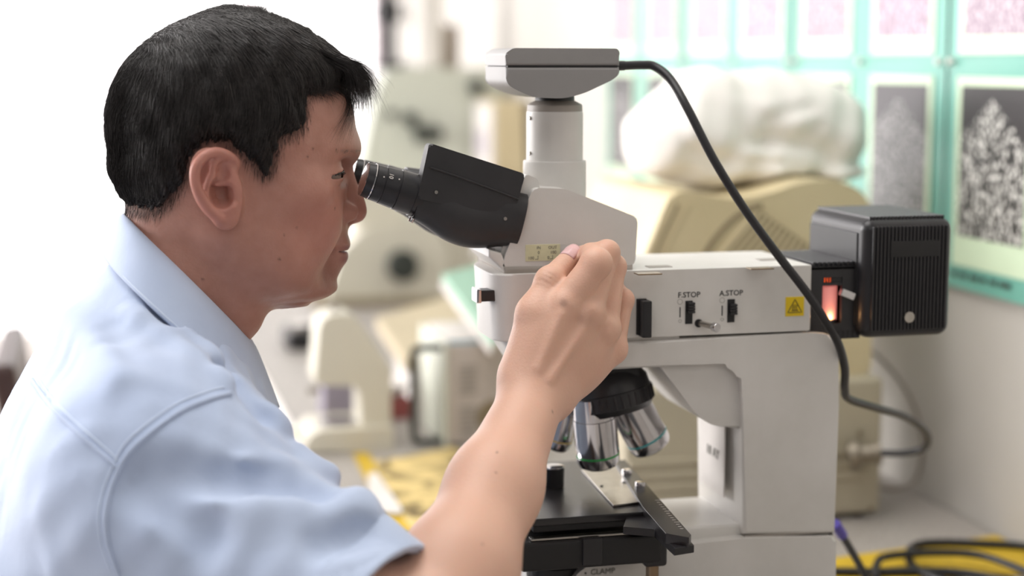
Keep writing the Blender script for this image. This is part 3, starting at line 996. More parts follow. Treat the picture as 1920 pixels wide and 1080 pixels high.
# ---- head tables (profile points are pixels traced on the mid plane Y=0)
def xz(pts, y=0.0):
    w = np.array([atY(a, b, y) for a, b in pts])
    return w[:, 0], w[:, 2]
front_px = [(450, 36), (500, 44), (545, 62), (585, 88), (622, 120), (644, 155), (656, 190), (663, 220), (666, 250), (666, 268), (662, 286), (656, 300), (653, 320), (650, 345), (646, 372), (642, 400), (641, 425), (632, 445), (622, 466), (613, 488), (609, 502), (605, 514), (604, 526), (603, 538), (598, 547), (591, 554), (582, 558.5), (568, 560.5)]
back_px = [(410, 36), (345, 52), (300, 75), (268, 102), (240, 138), (224, 178), (217, 225), (218, 270), (222, 315), (234, 360), (252, 400), (290, 430), (350, 460), (400, 490), (430, 512), (460, 532), (495, 548), (525, 556), (540, 560.5)]
wid_px = [(34, 8), (36, 22), (44, 40), (60, 53), (90, 65), (130, 73), (180, 77.5), (230, 79), (270, 78), (300, 74.5), (330, 73), (370, 72), (400, 71), (430, 68.5), (460, 64), (490, 58), (512, 52), (532, 45), (548, 35), (557, 26), (561, 18)]
fx_, fz_ = xz(front_px)
bx_, bz_ = xz(back_px)
wz_ = np.array([atY(450, b, 0)[2] for b, _ in wid_px])
ww_ = np.array([w for _, w in wid_px]) / 1000.0
def smooth_tab(z, v, n=160, it=10):
    zz = np.linspace(z.min(), z.max(), n)
    o = np.argsort(z)
    vv = np.interp(zz, z[o], v[o])
    for _ in range(it):
        vv[1:-1] = 0.25 * vv[:-2] + 0.5 * vv[1:-1] + 0.25 * vv[2:]
    return zz.astype(np.float32), vv.astype(np.float32)
FZ, FX = smooth_tab(fz_, fx_, it=3)
BZ, BX = smooth_tab(bz_, bx_, it=6)
WZ, WW = smooth_tab(wz_, ww_, it=8)
ZTOP, ZCHIN = float(max(fz_.max(), bz_.max())), float(min(fz_.min(), bz_.min()))

eye_f = A3(641, 325, -0.034)
EYE = eye_f - np.array([0.0128, 0, 0], np.float32)

def f_skull(X, Y, Z):
    xf, xb, w = np.interp(Z, FZ, FX), np.interp(Z, BZ, BX), np.interp(Z, WZ, WW)
    s = np.clip((Z - ZCHIN) / (ZTOP - ZCHIN), 0, 1)
    # widest point: above the ears for the cranium, moving forward towards the jaw
    xm = xb + (xf - xb) * np.clip(0.50 - 0.10 * s, 0.3, 0.6)
    a = np.where(X > xm, xf - xm, xm - xb) + 1e-5
    n = np.where(X > xm, 1.78 + 0.27 * np.clip((s - 0.15) / 0.25, 0, 1) + 0.22 * np.clip((s - 0.55) / 0.25, 0, 1), 2.1)
    t = (np.abs(X - xm) / a) ** n + (np.abs(Y) / w) ** n
    k = t ** (1 / n) - 1
    g = np.minimum(a, w)
    d = k * g * 0.9
    d = np.maximum(d, (Z - ZTOP) * 1.0)
    d = np.maximum(d, (ZCHIN - Z) * 1.0)
    return d

P0 = lambda a, b: A3(a, b, 0.0)
def f_face(X, Yf, Z):
    """Head with face and neck; symmetrical about Y=0 (Yf is folded to the near side, <= 0)."""
    d = f_skull(X, Yf, Z)
    # neck
    nk = f_cap(X, Yf, Z, P0(446, 405), P0(352, 526), 0.060, 0.0605, 0.95)
    nk = smin(nk, f_cap(X, Yf, Z, P0(352, 526), P0(340, 600), 0.0600, 0.050, 0.95), 0.02)
    d = smin(d, nk, 0.022)
    # sterno-mastoid hint and jowl
    d = smin(d, f_cap(X, Yf, Z, A3(420, 440, -0.058), A3(455, 600, -0.030), 0.008, 0.010), 0.022)
    d = smin(d, f_ell(X, Yf, Z, A3(515, 488, -0.043), (0.030, 0.019, 0.025)), 0.02)
    # brow ridge, cheekbone, cheek
    d = smin(d, f_cap(X, Yf, Z, A3(652, 281, -0.010), A3(605, 286, -0.044), 0.0060, 0.0055), 0.016)
    d = smin(d, f_ell(X, Yf, Z, A3(560, 362, -0.053), (0.022, 0.012, 0.013)), 0.022)
    d = smin(d, f_ell(X, Yf, Z, A3(588, 425, -0.034), (0.0200, 0.020, 0.028), rotY(-0.32)), 0.011)
    # eye socket, lids
    d = smax(d, -f_ell(X, Yf, Z, EYE + np.array([0.0165, 0.003, 0.001]), (0.0105, 0.019, 0.0095)), 0.008)
    lid = f_ell(X, Yf, Z, EYE, (0.0145, 0.0168, 0.0142))
    d = smin(d, lid, 0.0035)
    ex, ey, ez = X - EYE[0], Yf - EYE[1], Z - EYE[2]
    half = 0.0024 * np.sqrt(np.clip(1 - ((ey + 0.0030) / 0.0160) ** 2, 0, 1))
    slit = np.maximum(np.abs(ez + 0.0004 - 0.10 * (ey + 0.003)) - half, 0.0015 - ex)
    d = np.where(slit < 0.003, smax(d, -slit, 0.0006), d)
    em = np.exp(-(ey / 0.014) ** 2) * (ex > 0.004)
    d = d + 0.0009 * np.exp(-((ez - 0.0056 + 9.0 * ey ** 2) / 0.0010) ** 2) * em
    d = d + 0.0005 * np.exp(-((ez + 0.0075 - 12.0 * ey ** 2) / 0.0016) ** 2) * em
    # nose
    ns = f_cap(X, Yf, Z, P0(644, 312), P0(662, 368), 0.0058, 0.0068)
    ns = smin(ns, f_ell(X, Yf, Z, P0(668.5, 392), (0.0080, 0.0088, 0.0100), rotY(0.3)), 0.008)
    ns = smin(ns, f_ell(X, Yf, Z, A3(651, 397, -0.0125), (0.0088, 0.0062, 0.0080), rotY(-0.25)), 0.004)
    ns = smin(ns, f_cap(X, Yf, Z, P0(662, 405), P0(645, 416), 0.0052, 0.005), 0.005)
    d = smin(d, ns, 0.0055)
    d = smax(d, -f_ell(X, Yf, Z, A3(662, 417.5, -0.0068), (0.0048, 0.0030, 0.0030), rotY(-0.2)), 0.0012)
    # crease behind the wing of the nose down to the mouth corner
    # muzzle and lips
    d = smin(d, f_ell(X, Yf, Z, P0(622, 450), (0.0125, 0.0235, 0.020)), 0.007)
    d = smin(d, f_ell(X, Yf, Z, P0(613, 488), (0.0120, 0.0210, 0.0125)), 0.007)
    up = f_ell(X, Yf, Z, P0(639, 454.5), (0.0064, 0.0185, 0.0056), rotY(-0.35))
    lo = f_ell(X, Yf, Z, P0(635.5, 481.5), (0.0064, 0.0165, 0.0056), rotY(0.15))
    d = smin(d, up, 0.005)
    d = smin(d, lo, 0.0045)
    d = smax(d, -f_ell(X, Yf, Z, P0(638, 468), (0.0095, 0.0245, 0.0009), rotY(-0.10)), 0.0016)
    d = smax(d, -f_ell(X, Yf, Z, A3(614, 470, -0.0255), (0.006, 0.003, 0.003)), 0.003)
    d = smin(d, f_ell(X, Yf, Z, P0(545, 541), (0.036, 0.034, 0.0085)), 0.016)
    # chin
    d = smin(d, f_ell(X, Yf, Z, P0(592, 530), (0.0068, 0.018, 0.0105)), 0.008)
    return d

# ear, traced on the plane where it sits
YE = -0.079
def ep(a, b, dy=0.0):
    return A3(a, b, YE + dy)
helix_pts = [ep(430, 352, 0.004), ep(433, 325, 0.002), ep(441, 306, -0.001), ep(427, 292, -0.006), ep(405, 285.5, -0.0105), ep(383, 293, -0.0135), ep(367, 315, -0.0150), ep(366, 342, -0.0150), ep(375, 367, -0.0130), ep(391, 391, -0.0105), ep(411, 409, -0.0080)]
helix = spline(helix_pts, 4).astype(np.float32)
anti = spline([ep(411, 318, -0.0085), ep(398, 330, -0.0085), ep(390, 350, -0.0085), ep(394, 370, -0.0075), ep(408, 385, -0.0065), ep(424, 393, -0.0065), ep(436, 388, -0.0060)], 4).astype(np.float32)
anti2 = spline([ep(398, 330, -0.0085), ep(401, 310, -0.0090), ep(412, 297, -0.0075)], 3).astype(np.float32)
def f_ear(X, Y, Z):
    # thin dish, tilted outwards towards the back
    rot = rotY(0.30)
    d = f_ell(X, Y, Z, ep(405, 348, -0.0035), (0.0180, 0.0052, 0.0290), rot)
    d = smin(d, f_ell(X, Y, Z, ep(428, 352, 0.0065), (0.0095, 0.0095, 0.0230), rot), 0.006)
    d = smax(d, -f_ell(X, Y, Z, ep(389, 332, -0.0110), (0.0108, 0.0066, 0.0195), rot), 0.0025)
    h = None
    for i in range(len(helix) - 1):
        r0 = 0.0039 if i < len(helix) * 0.75 else 0.0042
        q = f_cap(X, Y, Z, helix[i], helix[i + 1], r0, r0)
        h = q if h is None else np.minimum(h, q)
    d = smin(d, h, 0.0022)
    a = None
    for i in range(len(anti) - 1):
        q = f_cap(X, Y, Z, anti[i], anti[i + 1], 0.0034, 0.0034)
        a = q if a is None else np.minimum(a, q)
    for i in range(len(anti2) - 1):
        a = np.minimum(a, f_cap(X, Y, Z, anti2[i], anti2[i + 1], 0.0028, 0.0026))
    d = smin(d, a, 0.0028)
    # lobe and tragus
    d = smin(d, f_ell(X, Y, Z, ep(425, 411, -0.0040), (0.0088, 0.0042, 0.0078), rotY(0.5)), 0.005)
    # concha hollow
    d = smax(d, -f_ell(X, Y, Z, ep(415, 363, -0.0080), (0.0086, 0.0098, 0.0112), rotY(0.25)), 0.0022)
    d = smax(d, -f_ell(X, Y, Z, ep(420, 325, -0.0110), (0.0060, 0.0075, 0.0085)), 0.0018)
    d = smin(d, f_cap(X, Y, Z, ep(432, 342, -0.004), ep(404, 346, -0.0045), 0.0026, 0.0016), 0.003)
    d = smin(d, f_ell(X, Y, Z, ep(438, 362, -0.0012), (0.0046, 0.0042, 0.0066)), 0.002)
    return d

def f_head(X, Y, Z):
    Yf = -np.abs(Y)
    d = f_face(X, Yf, Z)
    m = (X > helix_lo[0]) & (X < helix_hi[0]) & (Yf < -0.055) & (Z > helix_lo[2]) & (Z < helix_hi[2])
    if m.any():
        e = f_ear(X[m], Yf[m], Z[m])
        d = d.copy()
        d[m] = smin(smax(d[m], -f_ell(X[m], Yf[m], Z[m], ep(417, 362, -0.003), (0.0078, 0.0058, 0.0100)), 0.002), e, 0.003)
    return d
helix_lo = np.min(helix, 0) - 0.018
helix_hi = np.max(helix, 0) + 0.020
helix_lo[2] -= 0.014

lo = np.array([-0.425, -0.112, 0.268])
V1, Q1 = sdf_mesh(f_head, lo, (-0.178, 0.112, ZTOP + 0.006), 0.00125, reach=1.2, slack=0.006)

# ---- right arm and hand
SH, EL, WR = A3(335, 965, -0.165), A3(785, 1240, -0.300), A3(1001, 742, -0.122)
MC = {'i': A3(1058, 574, -0.119), 'm': A3(1103, 588, -0.116), 'r': A3(1134, 618, -0.106), 'p': A3(1148, 655, -0.092)}
PIP = {'i': A3(1118, 494, -0.120), 'm': A3(1138, 474, -0.097), 'r': A3(1152, 500, -0.090), 'p': A3(1168, 562, -0.084)}
DIP = {'i': A3(1108, 477, -0.092), 'm': A3(1122, 474, -0.074), 'r': A3(1140, 490, -0.068), 'p': A3(1150, 535, -0.066)}
TIP = {'i': A3(1088, 479, -0.071), 'm': A3(1103, 482, -0.060), 'r': A3(1122, 497, -0.058), 'p': A3(1132, 525, -0.058)}
RAD = {'i': (0.0124, 0.0112, 0.0088, 0.0074), 'm': (0.0112, 0.0092, 0.0082, 0.0072), 'r': (0.0105, 0.0086, 0.0078, 0.0068), 'p': (0.0098, 0.0080, 0.0070, 0.0062)}
TH = [A3(1000, 668, -0.114), A3(1002, 588, -0.110), A3(1032, 527, -0.103), A3(1066, 488, -0.086)]
def f_arm(X, Y, Z):
    d = f_cap(X, Y, Z, SH, EL, 0.052, 0.042)
    # forearm: muscle belly near the elbow, flat wrist
    M1 = EL + (WR - EL) * 0.30
    M2 = EL + (WR - EL) * 0.62
    fa = f_cap(X, Y, Z, EL, M1, 0.038, 0.0385)
    fa = smin(fa, f_cap(X, Y, Z, M1, M2, 0.0375, 0.0315), 0.02)
    fa = smin(fa, f_cap(X, Y, Z, M2, WR, 0.0310, 0.0235), 0.02)
    d = smin(d, fa, 0.018)
    # wrist, ulna knob
    d = smin(d, f_ell(X, Y, Z, A3(1042, 752, -0.118), (0.009, 0.010, 0.010)), 0.012)
    # palm / back of hand
    W1, W2 = A3(985, 715, -0.122), A3(1032, 735, -0.114)
    hd = f_cap(X, Y, Z, W1, MC['i'], 0.0185, 0.0125)
    hd = smin(hd, f_cap(X, Y, Z, WR, MC['m'], 0.0190, 0.0125), 0.010)
    hd = smin(hd, f_cap(X, Y, Z, W2, MC['r'], 0.0180, 0.0120), 0.010)
    hd = smin(hd, f_cap(X, Y, Z, A3(1050, 722, -0.106), MC['p'], 0.0170, 0.0115), 0.010)
    hd = smin(hd, f_ell(X, Y, Z, A3(1060, 660, -0.098), (0.030, 0.020, 0.034)), 0.015)
    d = smin(d, hd, 0.014)
    # thenar and thumb
    d = smin(d, f_cap(X, Y, Z, A3(990, 690, -0.112), TH[1], 0.0185, 0.0135), 0.016)
    th = f_cap(X, Y, Z, TH[1], TH[2], 0.0130, 0.0105)
    th = smin(th, f_cap(X, Y, Z, TH[2], TH[3], 0.0104, 0.0082), 0.005)
    th = smin(th, f_ell(X, Y, Z, TH[2] + np.array([-0.001, -0.001, 0.0]), (0.0103, 0.0099, 0.0100)), 0.005)
    d = smin(d, th, 0.007)
    # knuckles and tendons
    for k, o in (('i', 0.0050), ('m', 0.0050), ('r', 0.0048), ('p', 0.0040)):
        c = MC[k] + np.array([0, -o, 0.001])
        d = smin(d, f_ell(X, Y, Z, c, (0.0092, 0.0088, 0.0098)), 0.006)
        w = WR + (MC[k] - WR) * 0.35
        d = smin(d, f_cap(X, Y, Z, w + np.array([0, -0.0115, 0]), c + np.array([0, -0.0025, 0]), 0.0028, 0.0036), 0.006)
    # fingers
    for k in 'imrp':
        r = RAD[k]
        g = f_cap(X, Y, Z, MC[k], PIP[k], r[0], r[1])
        g = smin(g, f_ell(X, Y, Z, PIP[k], (r[1] * 1.08,) * 3), 0.004)
        g = smin(g, f_cap(X, Y, Z, PIP[k], DIP[k], r[1], r[2]), 0.002)
        g = smin(g, f_cap(X, Y, Z, DIP[k], TIP[k], r[2], r[3]), 0.002)
        d = smin(d, g, 0.0042)
    # creases over the thumb joint
    ax = (TH[3] - TH[1]) / np.linalg.norm(TH[3] - TH[1])
    for t in (-0.0045, -0.0010, 0.0022):
        c = TH[2] + ax * t + np.array([-0.004, -0.0100, 0.0045])
        s = ((X - c[0]) * ax[0] + (Y - c[1]) * ax[1] + (Z - c[2]) * ax[2])
        q = np.sqrt((X - c[0]) ** 2 + (Y - c[1]) ** 2 + (Z - c[2]) ** 2)
        d = d + 0.0010 * np.exp(-(s / 0.0007) ** 2) * np.exp(-(q / 0.0085) ** 2)
    for a, b, r, k in ridges:
        d = smin(d, f_cap(X, Y, Z, a, b, r, r), k)
    return d
ridges = []
def hand_pt(px, py, inset):
    v = ray(px, py)
    return (march(f_arm, px, py) + v / np.linalg.norm(v) * inset).astype(np.float32)
ridges += [(hand_pt(1032, 712, 0.0016), hand_pt(1096, 612, 0.0010), 0.0024, 0.0055), (hand_pt(1010, 690, 0.0022), hand_pt(1052, 592, 0.0016), 0.0024, 0.006),
           (hand_pt(1098, 592, 0.004), hand_pt(1104, 582, 0.004), 0.0065, 0.004), (hand_pt(1135, 622, 0.004), hand_pt(1139, 612, 0.004), 0.0055, 0.004)]
V2, Q2 = sdf_mesh(f_arm, (-0.44, -0.365, 0.00), (0.03, -0.045, 0.395), 0.0013, reach=1.0, slack=0.004)

# ---- skin colouring follows the anatomy: lips, ear, cheeks, knuckles, moles, stubble
def gaus(V, c, r):
    return np.exp(-(((V - c) / np.asarray(r)) ** 2).sum(1))
def skin_tint(V):
    Vf = V.copy()
    Vf[:, 1] = -np.abs(Vf[:, 1])
    red = np.zeros(len(V)); lips = np.zeros(len(V)); dark = np.zeros(len(V)); pale = np.zeros(len(V))
    head = V[:, 0] < 1.0
    red += 0.55 * gaus(Vf, A3(590, 420, -0.05), (0.030, 0.04, 0.030))
    red += 0.45 * gaus(Vf, A3(675, 395, 0), (0.012, 0.02, 0.014))
    e = gaus(Vf, ep(402, 350, -0.012), (0.026, 0.016, 0.036))
    red += 0.75 * np.clip(e * 1.6, 0, 1)
    up, lo = P0(646, 460), P0(644, 481)
    lm = np.maximum(gaus(Vf, up, (0.012, 0.026, 0.0030)), gaus(Vf, lo, (0.011, 0.021, 0.0050)))
    lips += np.clip(lm * 2.2 - 0.5, 0, 1)
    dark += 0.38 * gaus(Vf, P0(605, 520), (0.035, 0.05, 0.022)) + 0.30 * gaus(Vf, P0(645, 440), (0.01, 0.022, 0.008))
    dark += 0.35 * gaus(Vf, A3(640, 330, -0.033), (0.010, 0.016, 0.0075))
    dark += 0.40 * gaus(Vf, ep(426, 362, 0.002), (0.006, 0.008, 0.008))  # shade of the ear hollow painted into the skin colour
    for (a, b, r) in ((650, 347, 0.0010), (636, 347, 0.0008), (524, 486, 0.0009), (577, 294, 0.0008), (587, 279, 0.0007), (560, 268, 0.0007), (628, 391, 0.0008), (556, 427, 0.0007), (533, 441, 0.0006), (380, 524, 0.0008)):
        p = march(f_head, a, b)
        dark += 0.85 * np.clip(1.6 * np.exp(-((V - p) ** 2).sum(1) / r ** 2), 0, 1)
    for (a, b, r, s) in ((1057, 568, 0.0030, 0.42), (1100, 600, 0.006, 0.15), (932, 848, 0.0008, 0.7), (1036, 772, 0.0011, 0.6), (930, 886, 0.0008, 0.6), (905, 1020, 0.0008, 0.6)):
        p = march(f_arm, a, b)
        dark += s * np.clip(1.4 * np.exp(-((V - p) ** 2).sum(1) / r ** 2), 0, 1)
    for k in 'imrp':
        red += 0.22 * gaus(V, PIP[k], (0.010,) * 3) + 0.18 * gaus(V, MC[k], (0.010,) * 3)
        red += 0.30 * gaus(V, TIP[k], (0.010,) * 3)
    pale += 0.8 * np.clip(gaus(V, (EL + WR) / 2, (0.10, 0.11, 0.12)) * 1.4, 0, 1)
    return np.clip(np.stack([red, lips, dark, pale], 1), 0, 1)

M_skin = bpy.data.materials.new('skin')
M_skin.use_nodes = True
nt = M_skin.node_tree
bs = nt.nodes['Principled BSDF']
bs.inputs['Roughness'].default_value = 0.47
bs.inputs['Subsurface Weight'].default_value = 0.22
bs.inputs['Subsurface Radius'].default_value = (0.010, 0.0035, 0.0018)
bs.inputs['Subsurface Scale'].default_value = 0.5
bs.inputs['Specular IOR Level'].default_value = 0.42
at = node(nt, 'ShaderNodeAttribute', attribute_name='tint')
sep = node(nt, 'ShaderNodeSeparateColor')
nt.links.new(at.outputs['Color'], sep.inputs['Color'])
tcn = node(nt, 'ShaderNodeTexCoord')
nz1 = node(nt, 'ShaderNodeTexNoise')
nz1.inputs['Scale'].default_value = 110
nz1.inputs['Detail'].default_value = 6
nt.links.new(tcn.outputs['Object'], nz1.inputs['Vector'])
base = node(nt, 'ShaderNodeMix', data_type='RGBA')
base.inputs[6].default_value = (0.405, 0.192, 0.142, 1)
base.inputs[7].default_value = (0.515, 0.272, 0.214, 1)
nt.links.new(nz1.outputs['Fac'], base.inputs[0])
def mixin(prev, fac_sock, col, mul=1.0):
    m = node(nt, 'ShaderNodeMix', data_type='RGBA')
    nt.links.new(prev, m.inputs[6])
    m.inputs[7].default_value = (*col, 1)
    if mul != 1.0:
        ml = node(nt, 'ShaderNodeMath', operation='MULTIPLY')
        ml.inputs[1].default_value = mul
        nt.links.new(fac_sock, ml.inputs[0])
        fac_sock = ml.outputs[0]
    nt.links.new(fac_sock, m.inputs[0])
    return m.outputs[2]
c = mixin(base.outputs[2], at.outputs['Alpha'], (0.70, 0.425, 0.315))
c = mixin(c, sep.outputs['Red'], (0.47, 0.165, 0.135), 0.55)
c = mixin(c, sep.outputs['Green'], (0.25, 0.085, 0.088), 0.9)
c = mixin(c, sep.outputs['Blue'], (0.085, 0.040, 0.030), 0.85)
nt.links.new(c, bs.inputs['Base Color'])
nz2 = node(nt, 'ShaderNodeTexNoise')
nz2.inputs['Scale'].default_value = 480
nz2.inputs['Detail'].default_value = 4
nt.links.new(tcn.outputs['Object'], nz2.inputs['Vector'])
bpn = node(nt, 'ShaderNodeBump')
bpn.inputs['Strength'].default_value = 0.28
bpn.inputs['Distance'].default_value = 0.001
nt.links.new(nz2.outputs['Fac'], bpn.inputs['Height'])
nt.links.new(bpn.outputs['Normal'], bs.inputs['Normal'])

man = empty('person', (-0.42, 0.0, -0.78), 'man in a light blue short-sleeved shirt leaning to the eyepieces with one hand raised', 'person')
V1 = relax(V1, Q1, 1, 0.4)
V2 = relax(V2, Q2, 2, 0.4)
VB = np.concatenate([V1, V2])
QB = np.concatenate([Q1, Q2 + len(V1)])
me = np_mesh('body', VB, QB)
tint = np.concatenate([skin_tint(V1), skin_tint(V2)])
tint[:len(V1), 3] = 0
tint[len(V1):, 3] = 1
att = me.color_attributes.new('tint', 'FLOAT_COLOR', 'POINT')
att.data.foreach_set('color', tint.astype(np.float32).ravel())
link('body', me, M_skin, man)

# eyes
M_eye = pmat('eyeball', '#94857d', 0.15, var=0.03)
M_iris = pmat('dark_iris', '#1d120d', 0.12, var=0.05)
M_hairdark = pmat('black_hair', '#1c1817', 0.42, var=0.25, vscale=60, spec=0.45)
for s in (1, -1):
    c = EYE * np.array([1, s, 1])
    eb = lathe('eyeball', c - np.array([0.0132, 0, 0]), (1, 0, 0), [(0, 0.0)] + [(0.0132 * (1 - math.cos(t)), 0.0129 * math.sin(t)) for t in np.linspace(0.15, math.pi - 0.15, 20)] + [(0.0264, 0)], M_eye, man, 32, 80)
    lathe('iris', c + np.array([0.0112, 0, -0.0004]), (1, 0, 0), [(0, 0.0066), (0.0016, 0.0050), (0.0024, 0.0025), (0.0026, 0.0)], M_iris, eb, 24, 80)
    # upper lashes along the lid margin
    bm = bmesh.new()
    rnd = random.Random(4)
    for k in range(18):
        u = -1.0 + 2.0 * k / 17
        ang = u * 0.95
        p = c + np.array([0.0138 * math.cos(ang), 0.0155 * math.sin(ang), 0.0016 - 0.0012 * abs(u)])
        q = p + np.array([0.0020 * math.cos(ang), 0.0022 * math.sin(ang), -0.0014 + 0.0004 * rnd.random()])
        add_tube(bm, [p, (p + q) / 2 + np.array([0, 0, -0.0007]), q], [0.00022, 0.00018, 0.00006], 4)
    rim = [c + np.array([0.0145 * math.cos(a) - 0.0003, s * -0.0168 * math.sin(a), 0.0018 - 0.0016 * a ** 2]) for a in np.linspace(-0.7, 1.15, 18)]
    add_tube(bm, rim, 0.00055, 6)
    bm_link('eyelashes', bm, M_hairdark, man)
# ---- shirt: torso and near sleeve as one cloth surface
sb_px = [(240, 420), (216, 470), (158, 540), (100, 605), (55, 680), (18, 745), (-20, 830), (-75, 950), (-120, 1080), (-160, 1250), (-190, 1450)]
sf_px = [(330, 440), (385, 500), (425, 560), (462, 630), (490, 690), (510, 740), (532, 800), (548, 850), (560, 950), (570, 1080), (575, 1250), (575, 1450)]
sw_px = [(420, 36), (480, 54), (540, 82), (605, 116), (680, 152), (745, 172), (830, 188), (950, 198), (1080, 203), (1450, 205)]
a_, b_ = xz(sb_px)
SBZ, SBX = smooth_tab(b_, a_, it=6)
a_, b_ = xz(sf_px)
SFZ, SFX = smooth_tab(b_, a_, it=6)
SWZ, SWW = smooth_tab(np.array([atY(250, p, 0)[2] for p, _ in sw_px]), np.array([w for _, w in sw_px]) / 1000, it=10)
SLV_A = A3(328, 962, -0.160)
SLV_B = EL + (SLV_A - EL) * 0.06
sl_ax = (SLV_B - SLV_A) / np.linalg.norm(SLV_B - SLV_A)
CUFF_T = 0.178                                   # length of the sleeve from the shoulder centre
def f_torso(X, Y, Z):
    xf, xb, w = np.interp(Z, SFZ, SFX), np.interp(Z, SBZ, SBX), np.interp(Z, SWZ, SWW)
    xm = 0.5 * (xf + xb)
    a = 0.5 * (xf - xb)
    n = 2.15
    t = (np.abs(X - xm) / a) ** n + (np.abs(Y) / w) ** n
    d = (t ** (1 / n) - 1) * np.minimum(a, w) * 0.85
    return np.maximum(d, Z - SBZ.max())
def sleeve_frame(X, Y, Z):
    x, y, z = X - SLV_A[0], Y - SLV_A[1], Z - SLV_A[2]
    return x * sl_ax[0] + y * sl_ax[1] + z * sl_ax[2]
folds = []
def f_shirt0(X, Y, Z):
    d = f_torso(X, Y, Z)
    # shoulder caps on both sides
    d = smin(d, f_ell(X, Y, Z, A3(300, 890, -0.150), (0.078, 0.060, 0.076)), 0.05)
    d = smin(d, f_ell(X, Y, Z, A3(335, 860, -0.150) * np.array([1, -1, 1]), (0.080, 0.062, 0.078)), 0.05)
    far = f_cap(X, Y, Z, A3(328, 962, -0.160) * np.array([1, -1, 1]), np.array([-0.26, 0.235, 0.06]), 0.070, 0.066)
    d = smin(d, far, 0.04)
    return d
def f_sleeve(X, Y, Z):
    return f_cap(X, Y, Z, SLV_A, SLV_A + sl_ax * 0.26, 0.076, 0.0600)
def f_shirt_s(X, Y, Z):
    d = smin(f_shirt0(X, Y, Z), f_sleeve(X, Y, Z), 0.042)
    for a, b, ra, rb, k in folds:
        d = smin(d, f_cap(X, Y, Z, a, b, ra, rb), k)
    for a, b, ra, rb, k in dents:
        d = smax(d, -f_cap(X, Y, Z, a, b, ra, rb), k)
    return d
dents = []
# cloth folds are ridges and hollows laid on the surface found under these picture points
fold_px = [
    ((452, 866), (612, 893), 0.006, 0.006, 0.010, 0.002),
    ((560, 852), (606, 890), 0.006, 0.008, 0.014, 0.002),
    ((340, 948), (660, 958), 0.016, 0.014, 0.030, 0.005),
    ((430, 720), (525, 800), 0.007, 0.007, 0.014, 0.003),
    ((250, 590), (410, 700), 0.006, 0.005, 0.012, 0.003),
    ((300, 560), (440, 705), 0.005, 0.005, 0.010, 0.002),
    ((130, 600), (230, 720), 0.006, 0.005, 0.020, 0.004),
    
]
dent_px = [
    ((320, 882), (592, 920), 0.012, 0.012, 0.020, -0.001),
    ((250, 905), (385, 1000), 0.008, 0.010, 0.022, -0.002),
    ((605, 1018), (692, 996), 0.009, 0.009, 0.014, -0.002),
    
    ((420, 690), (490, 770), 0.006, 0.006, 0.016, -0.001),
    ((310, 580), (440, 690), 0.005, 0.005, 0.014, -0.001),
]
f_tmp = lambda X, Y, Z: smin(f_shirt0(X, Y, Z), f_sleeve(X, Y, Z), 0.042)
def on(px, inset):
    p = march(f_tmp, *px)
    return (p + ray(*px) / np.linalg.norm(ray(*px)) * inset).astype(np.float32)
_f = [(on(a, i + ra * 0.05), on(b, i + rb * 0.05), ra, rb, k) for a, b, ra, rb, k, i in fold_px]
_d = [(on(a, -ra * 0.25), on(b, -rb * 0.25), ra, rb, k) for a, b, ra, rb, k, i in dent_px]
folds += _f
dents += _d
def f_shirt(X, Y, Z):
    d = f_shirt_s(X, Y, Z)
    # fine creases of washed cotton
    t = sleeve_frame(X, Y, Z)
    d = d + 0.0007 * np.sin(X * 95 + 30 * Z + 9 * np.sin(Y * 31)) * np.sin(Z * 70 - 25 * Y) + 0.0004 * np.sin(X * 230 - 140 * Z + 60 * Y)
    # open sleeve end: cut by the cuff plane and hollow it
    near = (Y < -0.10)
    cut = t - CUFF_T
    inner = f_cap(X, Y, Z, SLV_A, SLV_A + sl_ax * 0.26, 0.066, 0.0545)
    sl = near & (t > 0.05) & (f_torso(X, Y, Z) > 0.004)
    d = np.where(sl, np.maximum(d, cut), d)
    d = np.where(sl & (t > CUFF_T - 0.02), np.maximum(d, -inner), d)
    return d
def f_shirt_clip(X, Y, Z):
    return f_shirt(X, Y, Z)
V3, Q3 = sdf_mesh(f_shirt_clip, (-0.62, -0.40, -0.09), (-0.10, 0.33, 0.415), 0.0024, reach=1.5, slack=0.008)
V3 = relax(V3, Q3, 2, 0.4)
M_shirt = pmat('light_blue_cotton', '#b5c2da', 0.85, var=0.05, vscale=6, col2='#abb9d4', spec=0.2)
ntS = M_shirt.node_tree
bS = ntS.nodes['Principled BSDF']
bS.inputs['Sheen Weight'].default_value = 0.25
bS.inputs['Sheen Roughness'].default_value = 0.5
tcS = node(ntS, 'ShaderNodeTexCoord')
wv = node(ntS, 'ShaderNodeTexNoise')
wv.inputs['Scale'].default_value = 45
wv.inputs['Detail'].default_value = 7
wv.inputs['Roughness'].default_value = 0.65
ntS.links.new(tcS.outputs['Object'], wv.inputs['Vector'])
bpS = node(ntS, 'ShaderNodeBump')
bpS.inputs['Strength'].default_value = 0.22
bpS.inputs['Distance'].default_value = 0.004
ntS.links.new(wv.outputs['Fac'], bpS.inputs['Height'])
ntS.links.new(bpS.outputs['Normal'], bS.inputs['Normal'])
shirt = link('shirt', np_mesh('shirt', V3, Q3), M_shirt, man)

